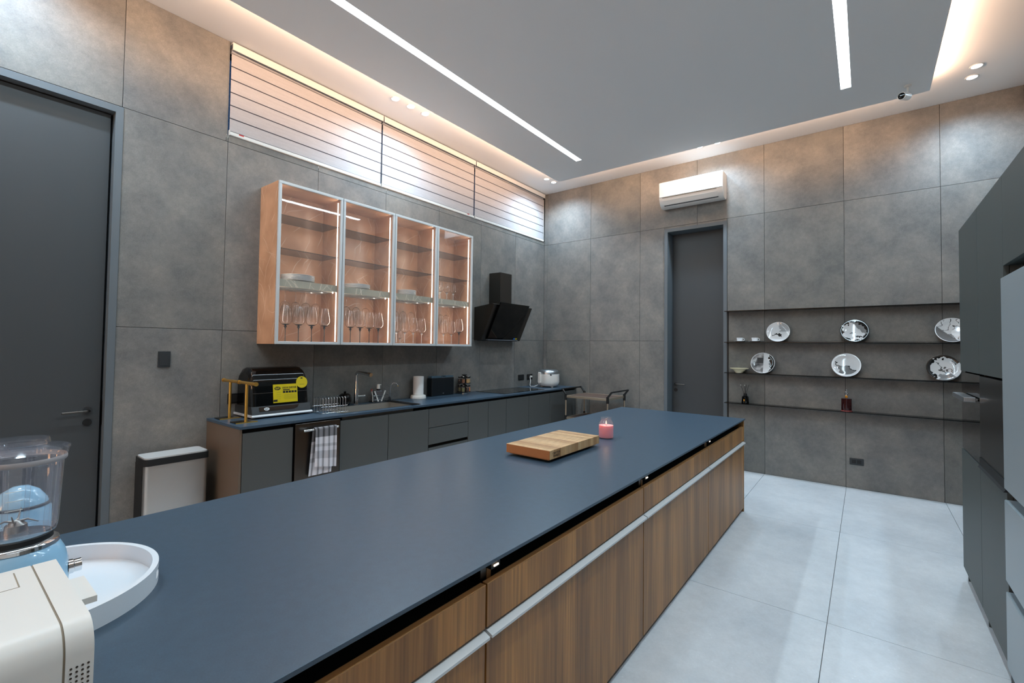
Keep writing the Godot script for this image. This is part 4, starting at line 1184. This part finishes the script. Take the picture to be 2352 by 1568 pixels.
	# chopping board case
	var cb := thing("board_case", "upright dark navy case with chopping boards inside", "board case", Vector3(0.055, Y_TOP, 2.41))
	var navy := mat("navy", Color(0.055, 0.08, 0.1), 0.4)
	obj("case", sh().span(Vector3(-0.045, 0.0, -0.19), Vector3(0.045, 0.225, 0.195), 0.008), navy, cb)
	mat("board_blue", Color(0.3, 0.4, 0.46), 0.4)
	for e in [-0.026, 0.0, 0.026]:
		obj("board", sh().prism([v2(-0.19, 0.2), v2(0.185, 0.2), v2(0.185, 0.247), v2(0.05, 0.247), v2(0.04, 0.228), v2(-0.02, 0.228), v2(-0.03, 0.247), v2(-0.19, 0.247)], -0.008, 0.008, Transform3D(Basis(Vector3.UP, PI / 2), Vector3(e, 0, 0))), M.board_blue, cb)
	obj("emblem", sh().span(Vector3(0.045, 0.025, -0.012), Vector3(0.046, 0.033, 0.012)), M.alu, cb)
	# spice carousel with jars
	var sc := thing("spice_carousel", "black two tier rotating spice carousel on the worktop", "spice rack", Vector3(0.11, Y_TOP, 2.04))
	obj("base", sh().lathe([v2(0, 0), v2(0.055, 0.0), v2(0.055, 0.012), v2(0.02, 0.018), v2(0, 0.018)], 24), M.chrome, sc)
	obj("column", sh().lathe([v2(0.02, 0.018), v2(0.02, 0.235), v2(0.035, 0.24), v2(0.035, 0.25), v2(0, 0.252)], 16), M.black, sc)
	for y in [0.022, 0.135]: obj("tier", sh().lathe([v2(0, y), v2(0.088, y), v2(0.088, y + 0.005), v2(0, y + 0.005)], 28), M.black, sc)
	var kinds := ["spice_brown", "spice_tan", "spice_tan", "spice_green", "spice_brown", "spice_dark", "spice_green", "spice_dark", "spice_orange", "spice_tan", "spice_brown", "spice_green"]
	var said := ["brown", "tan", "pale tan", "green", "reddish", "black", "olive", "dark red", "bright orange", "ochre", "cinnamon", "herb green"]
	for k in 12:
		var tier := k / 6
		var an := deg_to_rad(58.0 - 60.0 * (k % 6))
		var q := Vector3(0.11 + 0.062 * cos(an), Y_TOP + (0.141 if tier == 0 else 0.028), 2.04 + 0.062 * sin(an))
		var j := thing("spice_jar", "glass spice jar with %s spice on the %s tier of the carousel" % [said[k], "upper" if tier == 0 else "lower"], "jar", q, 0, "spice jars on the carousel")
		obj("glass", sh().lathe([v2(0, 0), v2(0.021, 0.0), v2(0.022, 0.003), v2(0.022, 0.062), v2(0.018, 0.068)], 16), M.clear_glass, j)
		obj("spice", sh().lathe([v2(0, 0.002), v2(0.0195, 0.002), v2(0.0195, 0.05), v2(0, 0.05)], 14), M[kinds[k]], j)
		obj("lid", sh().lathe([v2(0.023, 0.064), v2(0.023, 0.082), v2(0, 0.083)], 16), M.black, j)
		obj("lid_top", sh().lathe([v2(0.016, 0.083), v2(0.015, 0.087), v2(0, 0.088)], 14), M.chrome, j)
	# rice cooker
	var rc := thing("rice_cooker", "white rice cooker with a silver lid in the corner", "rice cooker", Vector3(0.345, Y_TOP, 0.36))
	obj("body", sh().lathe([v2(0, 0.012), v2(0.12, 0.012), v2(0.155, 0.035), v2(0.172, 0.08), v2(0.17, 0.205), v2(0.0, 0.205)], 40), M.white_plastic, rc)
	obj("lid", sh().lathe([v2(0.163, 0.205), v2(0.163, 0.24), v2(0.15, 0.262), v2(0.12, 0.272), v2(0, 0.276)], 40), M.alu, rc)
	for q in 3: obj("foot", sh().lathe([v2(0, 0), v2(0.02, 0.0), v2(0.02, 0.013), v2(0, 0.013)], 12, at(0.1 * cos(q * 2.1 + 0.4), 0, 0.1 * sin(q * 2.1 + 0.4))), M.white_plastic, rc)
	obj("spoon_holder", sh().box(Vector3(-0.05, 0.15, 0.178), Vector3(0.05, 0.17, 0.026), 0.008), M.white_plastic, rc)
	obj("latch", sh().box(Vector3(0.115, 0.197, 0.122), Vector3(0.045, 0.016, 0.012), 0.003, Transform3D(Basis(Vector3.UP, 0.0), Vector3.ZERO)), M.black, rc)
	obj("cord", sh().tube([Vector3(-0.12, 0.03, 0.12), Vector3(-0.15, 0.006, 0.17), Vector3(-0.2, 0.006, 0.2), Vector3(-0.25, 0.02, 0.15), Vector3(-0.29, 0.08, 0.08), Vector3(-0.33, 0.14, 0.04)], 0.005, 8), M.white_plastic, rc)
	# trolley
	var tr := thing("trolley", "serving trolley with brown shelves and black corner handles", "trolley", Vector3(1.2, 0.0, 0.42))
	for e in [[0.845, "upper"], [0.535, "lower"], [0.2, "bottom"]]:
		obj("shelf", sh().box(Vector3(0, e[0] - 0.008, 0), Vector3(0.62, 0.012, 0.54)), M.tan_shelf, tr)
		for z in [-0.275, 0.275]: obj("shelf_rail", sh().box(Vector3(0, e[0] - 0.014, z), Vector3(0.66, 0.032, 0.014), 0.002), M.champagne, tr)
		for x in [-0.32, 0.32]: obj("shelf_rail", sh().box(Vector3(x, e[0] - 0.014, 0), Vector3(0.014, 0.032, 0.54), 0.002), M.champagne, tr)
	for x in [-0.33, 0.33]:
		for z in [-0.275, 0.275]:
			obj("leg", sh().tube([Vector3(x, 0.08, z), Vector3(x, 0.85, z)], 0.011, 10), M.champagne, tr)
			obj("corner_grip", sh().tube([Vector3(x, 0.78, z), Vector3(x, 0.87, z)], 0.019, 10).tube([Vector3(x, 0.86, z), Vector3(x * 1.18, 0.935, z)], 0.014, 10), M.black, tr)
			obj("corner_grip", sh().tube([Vector3(x, 0.5, z), Vector3(x, 0.56, z)], 0.018, 10), M.black, tr)
			obj("wheel", sh().lathe([v2(0, -0.012), v2(0.036, -0.012), v2(0.038, 0.0), v2(0.036, 0.012), v2(0, 0.012)], 18, Transform3D(Basis(Vector3.RIGHT, PI / 2), Vector3(x, 0.038, z))), M.black, tr)
			obj("fork", sh().tube([Vector3(x, 0.04, z), Vector3(x, 0.09, z)], 0.009, 8), M.charcoal, tr)
		obj("handle_bar", sh().tube([Vector3(x * 1.18, 0.935, -0.275), Vector3(x * 1.18, 0.935, 0.275)], 0.011, 10), M.black, tr)

# ---------------------------------------------------------------- things on the island

func island_things() -> void:
	# end grain board
	var b := thing("cutting_board", "thick pale wooden butcher block on the island", "cutting board", Vector3(2.745, Y_ISLAND, 3.965))
	var n := 15
	for k in n:
		var z0 := -0.305 + 0.61 * k / n
		obj("stave", sh().span(Vector3(-0.155, 0.019, z0), Vector3(0.16, 0.07, z0 + 0.61 / n), 0.0006), M["maple_%d" % [0, 3, 2, 1, 4, 0, 2, 3, 1, 4, 2, 0, 3, 1, 2][k]], b)
	obj("underside", sh().span(Vector3(-0.14, 0.011, -0.29), Vector3(0.145, 0.019, 0.29)), M.maple_3, b)
	obj("end_face", sh().span(Vector3(-0.154, 0.0195, 0.305), Vector3(0.159, 0.0695, 0.3075), 0.001), mat("end_wood", Color(0.66, 0.42, 0.24), 0.5), b)
	for x in [-0.1, 0.105]:
		for z in [-0.24, 0.24]: obj("foot", sh().lathe([v2(0, 0), v2(0.018, 0.0), v2(0.018, 0.0115), v2(0, 0.0115)], 16, at(x, 0, z)), M.black, b)
	for e in [["CHATTOR", 0.05], ["SHANZO", 0.034]]:
		lettering("burned_mark", e[0], 0.0135, M.ink, b, Vector3(0.1602, e[1] + 0.001, 0.235), Vector3(0, PI / 2, 0), 800)
	# candle
	var c := thing("candle", "pink candle burning in a glass jar beside the cutting board", "candle", Vector3(2.815, Y_ISLAND, 3.372))
	obj("jar", sh().lathe([v2(0, 0.0), v2(0.048, 0.0), v2(0.054, 0.006), v2(0.055, 0.1), v2(0.05, 0.118), v2(0.04, 0.13), v2(0.04, 0.142), v2(0.043, 0.15)], 32), M.clear_glass, c)
	obj("wax", sh().lathe([v2(0, 0.005), v2(0.05, 0.005), v2(0.0525, 0.01), v2(0.0525, 0.094), v2(0.046, 0.09), v2(0, 0.088)], 32), M.wax_pink, c)
	obj("wick", sh().tube([Vector3(0, 0.086, 0), Vector3(0, 0.1, 0)], 0.0012, 6), M.wick, c)
	obj("flame", sh().lathe([v2(0, 0.098), v2(0.0045, 0.104), v2(0.005, 0.11), v2(0.0022, 0.122), v2(0, 0.13)], 12), M.flame_glow, c)
	var l := OmniLight3D.new()
	l.name = "light"
	c.add_child(l, true)
	l.position = Vector3(0, 0.113, 0)
	l.light_color = Color(1.0, 0.72, 0.42)
	l.light_energy = 0.002
	l.light_size = 0.006
	l.omni_range = 8.0
	l.omni_attenuation = 2.0
	l.shadow_enabled = true
	# round white tray
	var t := thing("tray", "round white lacquer tray with cut out handles under the blender", "tray", Vector3(2.685, Y_ISLAND, 6.305))
	obj("tray_floor", sh().lathe([v2(0, 0.0), v2(0.256, 0.0), v2(0.258, 0.008), v2(0, 0.008)], 64), M.white_lacquer, t)
	# rim wall built in arcs so that the two hand holes stay open
	var rim := sh()
	for seg in 96:
		var a0 := TAU * seg / 96
		var a1 := TAU * (seg + 1) / 96
		var mid := (a0 + a1) / 2
		var hole := absf(angle_difference(mid, -PI / 2 + 0.35)) < 0.13 or absf(angle_difference(mid, PI / 2 + 0.35)) < 0.13
		for yy in ([[0.0, 0.016], [0.036, 0.052]] if hole else [[0.0, 0.052]]):
			var q := []
			for e in [[0.26, a0], [0.26, a1], [0.246, a1], [0.246, a0]]:
				q.append(Vector3(e[0] * cos(e[1]), 0, e[0] * sin(e[1])))
			var no := [Vector3(cos(a0), 0, sin(a0)), Vector3(cos(a1), 0, sin(a1))]
			var lo := Vector3(0, yy[0], 0)
			var hi := Vector3(0, yy[1], 0)
			rim.quad(rim.p(q[0] + lo, no[0]), rim.p(q[1] + lo, no[1]), rim.p(q[1] + hi, no[1]), rim.p(q[0] + hi, no[0]))
			rim.quad(rim.p(q[3] + lo, -no[0]), rim.p(q[2] + lo, -no[1]), rim.p(q[2] + hi, -no[1]), rim.p(q[3] + hi, -no[0]))
			for e in [[hi, Vector3.UP], [lo, Vector3.DOWN]]:
				rim.quad(rim.p(q[0] + e[0], e[1]), rim.p(q[1] + e[0], e[1]), rim.p(q[2] + e[0], e[1]), rim.p(q[3] + e[0], e[1]))
	obj("rim", rim, M.white_lacquer, t)
	blender()
	# pale blue appliance behind the blender
	var g := thing("coffee_grinder", "pale blue domed appliance seen through the blender jug", "grinder", Vector3(2.335, Y_ISLAND, 6.287))
	obj("body", sh().lathe([v2(0, 0), v2(0.066, 0.0), v2(0.07, 0.01), v2(0.068, 0.16), v2(0.06, 0.172), v2(0, 0.174)], 32), M.sky_blue, g)
	obj("dome", sh().lathe([v2(0.0615, 0.174), v2(0.058, 0.186), v2(0.04, 0.212), v2(0.018, 0.226), v2(0, 0.228)], 32), M.sky_blue, g)
	obj("seam", sh().lathe([v2(0.066, 0.168), v2(0.066, 0.1735), v2(0.06, 0.1755)], 32), M.charcoal, g)
	# cream appliance in the foreground
	var w := thing("cream_appliance", "cream plastic countertop appliance with a dotted vent, nearest the camera", "appliance", Vector3(3.0, Y_ISLAND, 6.3))
	var pr := [v2(0.0, 0.01), v2(0.352, 0.01)]
	for k in 9: pr.append(v2(0.312 + 0.042 * cos(PI / 2 * k / 8), 0.17 + 0.042 * sin(PI / 2 * k / 8)))
	for k in 5: pr.append(v2(0.012 - 0.012 * sin(PI / 2 * k / 4), 0.2 + 0.012 * cos(PI / 2 * k / 4)))
	var body := []
	for q in pr: body.append(q)
	obj("body", sh().prism(body, 0.0365, 0.3), M.cream_plastic, w)
	var inner := []
	for q: Vector2 in pr: inner.append(v2(0.177, 0.11) + (q - v2(0.177, 0.11)) * v2(0.992, 0.985))
	obj("seam", sh().prism(inner, 0.03, 0.04), M.seam, w)
	obj("vent_cap", sh().prism(pr, 0.0, 0.0335), M.cream_plastic, w)
	obj("tab", sh().prism([v2(0.13, 0.196), v2(0.24, 0.196), v2(0.24, 0.207), v2(0.13, 0.207)], -0.023, 0.0), M.cream_plastic, w)
	obj("tab_web", sh().prism([v2(0.15, 0.16), v2(0.225, 0.16), v2(0.225, 0.196), v2(0.15, 0.196)], -0.009, 0.0), M.cream_plastic, w)
	obj("lid_groove", sh().span(Vector3(0.03, 0.2117, 0.06), Vector3(0.11, 0.2124, 0.062)).span(Vector3(0.11, 0.2117, 0.06), Vector3(0.1115, 0.2124, 0.16)).span(Vector3(0.11, 0.2117, 0.158), Vector3(0.26, 0.2124, 0.16)), M.seam, w)
	obj("warning_triangle", sh().tube([Vector3(0.05, 0.2122, 0.1), Vector3(0.05, 0.2122, 0.12), Vector3(0.032, 0.2122, 0.11)], 0.0005, 4, true), M.seam, w)
	for e in [0.006, 0.018]: obj("foot", sh().span(Vector3(0.04, 0.0, e * 10 - 0.03), Vector3(0.07, 0.011, e * 10)).span(Vector3(0.28, 0.0, e * 10 - 0.03), Vector3(0.31, 0.011, e * 10)), M.charcoal, w)
	for i in 4:
		for j in 19:
			obj("vent_hole", sh().lathe([v2(0, 0), v2(0.0017, 0.0), v2(0.0017, 0.0006), v2(0, 0.0006)], 8, Transform3D(Basis(Vector3.FORWARD, PI / 2), Vector3(0.3538, 0.152 - 0.0072 * j, 0.0065 + 0.0068 * i))), M.hole, w)

func blender() -> void:
	var t := thing("blender", "pale blue retro blender with a clear jug standing on the tray", "blender", Vector3(2.66, Y_ISLAND + 0.0085, 6.325))
	obj("motor_base", sh().lathe([v2(0, 0.0), v2(0.092, 0.0), v2(0.097, 0.008), v2(0.1, 0.05), v2(0.097, 0.09), v2(0.09, 0.118), v2(0.08, 0.138), v2(0.076, 0.142), v2(0, 0.142)], 48), M.sky_blue, t)
	obj("chrome_collar", sh().lathe([v2(0.077, 0.14), v2(0.08, 0.142), v2(0.079, 0.15), v2(0.07, 0.156), v2(0, 0.157)], 40), M.chrome, t)
	obj("black_seat", sh().lathe([v2(0.068, 0.156), v2(0.067, 0.168), v2(0, 0.168)], 32), M.black, t)
	var j := obj("jug", sh().lathe([v2(0.0, 0.17), v2(0.064, 0.17), v2(0.073, 0.175), v2(0.076, 0.19), v2(0.083, 0.35), v2(0.0845, 0.352), v2(0.082, 0.352), v2(0.0735, 0.192), v2(0.07, 0.181), v2(0.0, 0.178)], 40), M.plastic_glass, t)
	for k in 6:
		var an := TAU * k / 6 + 0.35
		obj("rib", sh().tube([Vector3(0.071 * cos(an), 0.185, 0.071 * sin(an)), Vector3(0.079 * cos(an), 0.345, 0.079 * sin(an))], 0.005, 8), M.plastic_glass, j)
	obj("lid", sh().lathe([v2(0.079, 0.345), v2(0.086, 0.352), v2(0.088, 0.36), v2(0.093, 0.378), v2(0.091, 0.384), v2(0.05, 0.39), v2(0.048, 0.386), v2(0.076, 0.372), v2(0.075, 0.352)], 44), M.plastic_glass, t)
	obj("lid_gasket", sh().lathe([v2(0.0865, 0.349), v2(0.0885, 0.352), v2(0.0885, 0.359), v2(0.0865, 0.362)], 44), mat("gasket", Color(0.62, 0.6, 0.6), 0.5), t)
	obj("measuring_cap", sh().lathe([v2(0.0, 0.372), v2(0.047, 0.372), v2(0.05, 0.392), v2(0.056, 0.395), v2(0.054, 0.406), v2(0.0, 0.408)], 36), M.plastic_glass, t)
	obj("spout_lip", sh().prism([v2(-0.02, 0.0), v2(0.02, 0.0), v2(0.0, 0.012)], 0.0, 0.008, Transform3D(Basis(Vector3.RIGHT, -PI / 2), Vector3(0.0, 0.374, -0.083))), M.plastic_glass, t)
	obj("blade_hub", sh().lathe([v2(0.022, 0.178), v2(0.02, 0.195), v2(0.008, 0.205), v2(0, 0.208)], 16), M.steel, t)
	for k in 4:
		var an := TAU * k / 4 + 0.3
		obj("blade", sh().tube([Vector3(0.005 * cos(an), 0.203, 0.005 * sin(an)), Vector3(0.02 * cos(an), 0.206, 0.02 * sin(an)), Vector3(0.04 * cos(an), 0.206 + (0.02 if k % 2 == 0 else -0.01), 0.04 * sin(an))], 0.0035, 6, false, 0.001), M.steel, t)
	obj("knob", sh().lathe([v2(0.018, 0.0), v2(0.018, 0.01), v2(0.016, 0.012), v2(0.016, 0.026), v2(0.0, 0.027)], 24, Transform3D(Basis(Vector3.RIGHT, -PI / 2), Vector3(0.018, 0.062, -0.094))), M.chrome, t)
	obj("jug_handle", sh().tube([Vector3(-0.01, 0.33, 0.082), Vector3(-0.012, 0.33, 0.12), Vector3(-0.012, 0.3, 0.128), Vector3(-0.012, 0.22, 0.12), Vector3(-0.01, 0.2, 0.078)], 0.011, 12), M.plastic_glass, t)
	for k in 3: obj("scale_mark", sh().box(Vector3(0.0785, 0.25 + 0.022 * k, 0.012), Vector3(0.0006, 0.0012, 0.03)), M.white_print, t)

# ---------------------------------------------------------------- bin, sockets, switch, camera

func small_fittings() -> void:
	var b := thing("trash_bin", "slim brushed steel step bin with a black rim by the left wall", "bin", Vector3(0.175, 0.0, 5.28))
	var rr := func(hx: float, hz: float, r: float) -> Array:
		var out := []
		for q in [[1, 1, 0], [-1, 1, 1], [-1, -1, 2], [1, -1, 3]]:
			for k in 7:
				var an: float = PI / 2 * (q[2] + k / 6.0)
				out.append(v2(q[0] * (hx - r) + r * cos(an), q[1] * (hz - r) + r * sin(an)))
		return out
	var lay := Transform3D(Basis(Vector3.RIGHT, -PI / 2), Vector3.ZERO)
	obj("body", sh().prism(rr.call(0.108, 0.198, 0.03), 0.03, 0.655, lay), M.bin_steel, b)
	obj("rear_shell", sh().prism([v2(-0.112, -0.202), v2(0.06, -0.202), v2(0.06, 0.202), v2(-0.112, 0.202)], 0.02, 0.658, lay), M.matte_black, b)
	obj("rim", sh().prism(rr.call(0.115, 0.206, 0.032), 0.655, 0.702, lay), M.matte_black, b)
	obj("lid", sh().prism(rr.call(0.106, 0.197, 0.03), 0.702, 0.712, lay), M.alu_paint, b)
	obj("foot_ring", sh().prism(rr.call(0.113, 0.203, 0.032), 0.0, 0.03, lay), M.matte_black, b)
	obj("pedal", sh().span(Vector3(0.112, 0.012, -0.05), Vector3(0.15, 0.022, 0.05), 0.003), M.steel, b)
	var s := thing("light_switch", "black switch plate on the wall above the bin", "switch", Vector3(0.0, 1.41, 5.312))
	obj("plate", sh().span(Vector3(0.0005, -0.062, -0.04), Vector3(0.01, 0.062, 0.04), 0.002), M.charcoal, s)
	obj("rocker", sh().span(Vector3(0.009, -0.05, -0.03), Vector3(0.012, 0.05, 0.03), 0.001), M.charcoal, s)
	for e in [[0.63, 1.06, "black wall socket to the right of the hood, left of two"], [0.398, 1.06, "black wall socket with the rice cooker plug"], [4.785, 1.065, "wide black wall socket behind the gold stands"]]:
		var w := 0.075 if e[0] < 4.0 else 0.07
		var o := thing("wall_socket", e[2], "socket", Vector3(0.0, e[1], e[0]), 0, "black sockets above the worktop")
		obj("plate", sh().span(Vector3(0.0005, -0.043, -w), Vector3(0.009, 0.043, w), 0.002), M.black, o)
		obj("insert", sh().span(Vector3(0.008, -0.03, -w + 0.012), Vector3(0.0105, 0.03, w - 0.012), 0.001), M.matte_black, o)
	var p := thing("plug", "white plug in the socket beside the rice cooker", "plug", Vector3(0.0105, 1.065, 0.39))
	obj("head", sh().span(Vector3(0.0, -0.014, -0.014), Vector3(0.035, 0.014, 0.014), 0.004), M.white_plastic, p)
	var f := thing("wall_socket", "dark double socket low on the back wall near the floor", "socket", Vector3(4.243, 0.3, 0.0))
	obj("plate", sh().span(Vector3(-0.064, -0.036, 0.0005), Vector3(0.064, 0.036, 0.008), 0.002), M.charcoal, f)
	for x in [-0.024, 0.024]:
		obj("outlet", sh().span(Vector3(x - 0.018, -0.02, 0.0075), Vector3(x + 0.018, 0.02, 0.0095), 0.001), M.black, f)
	var c := thing("security_camera", "small white bullet camera under the ceiling panel", "camera", Vector3(4.66, PANEL_Y, 0.97))
	obj("mount", sh().lathe([v2(0.0, -0.014), v2(0.025, -0.014), v2(0.03, 0.0)], 20), M.white_plastic, c)
	obj("arm", sh().tube([Vector3(0, -0.01, 0), Vector3(0, -0.07, 0.0), Vector3(-0.01, -0.09, 0.0)], 0.008, 8), M.white_plastic, c)
	var d := Vector3(-0.43, -0.2, 0.88).normalized()
	var bx := Basis.looking_at(-d, Vector3.UP) * Basis(Vector3.RIGHT, PI / 2)
	var tf := Transform3D(bx, Vector3(0.002, -0.092, -0.025))
	obj("barrel", sh().lathe([v2(0, 0), v2(0.03, 0.0), v2(0.033, 0.006), v2(0.033, 0.12), v2(0.029, 0.122), v2(0.029, 0.115), v2(0, 0.115)], 24, tf), M.white_plastic, c)
	obj("lens", sh().lathe([v2(0.028, 0.116), v2(0.02, 0.119), v2(0, 0.12)], 24, tf), M.gloss_black, c)
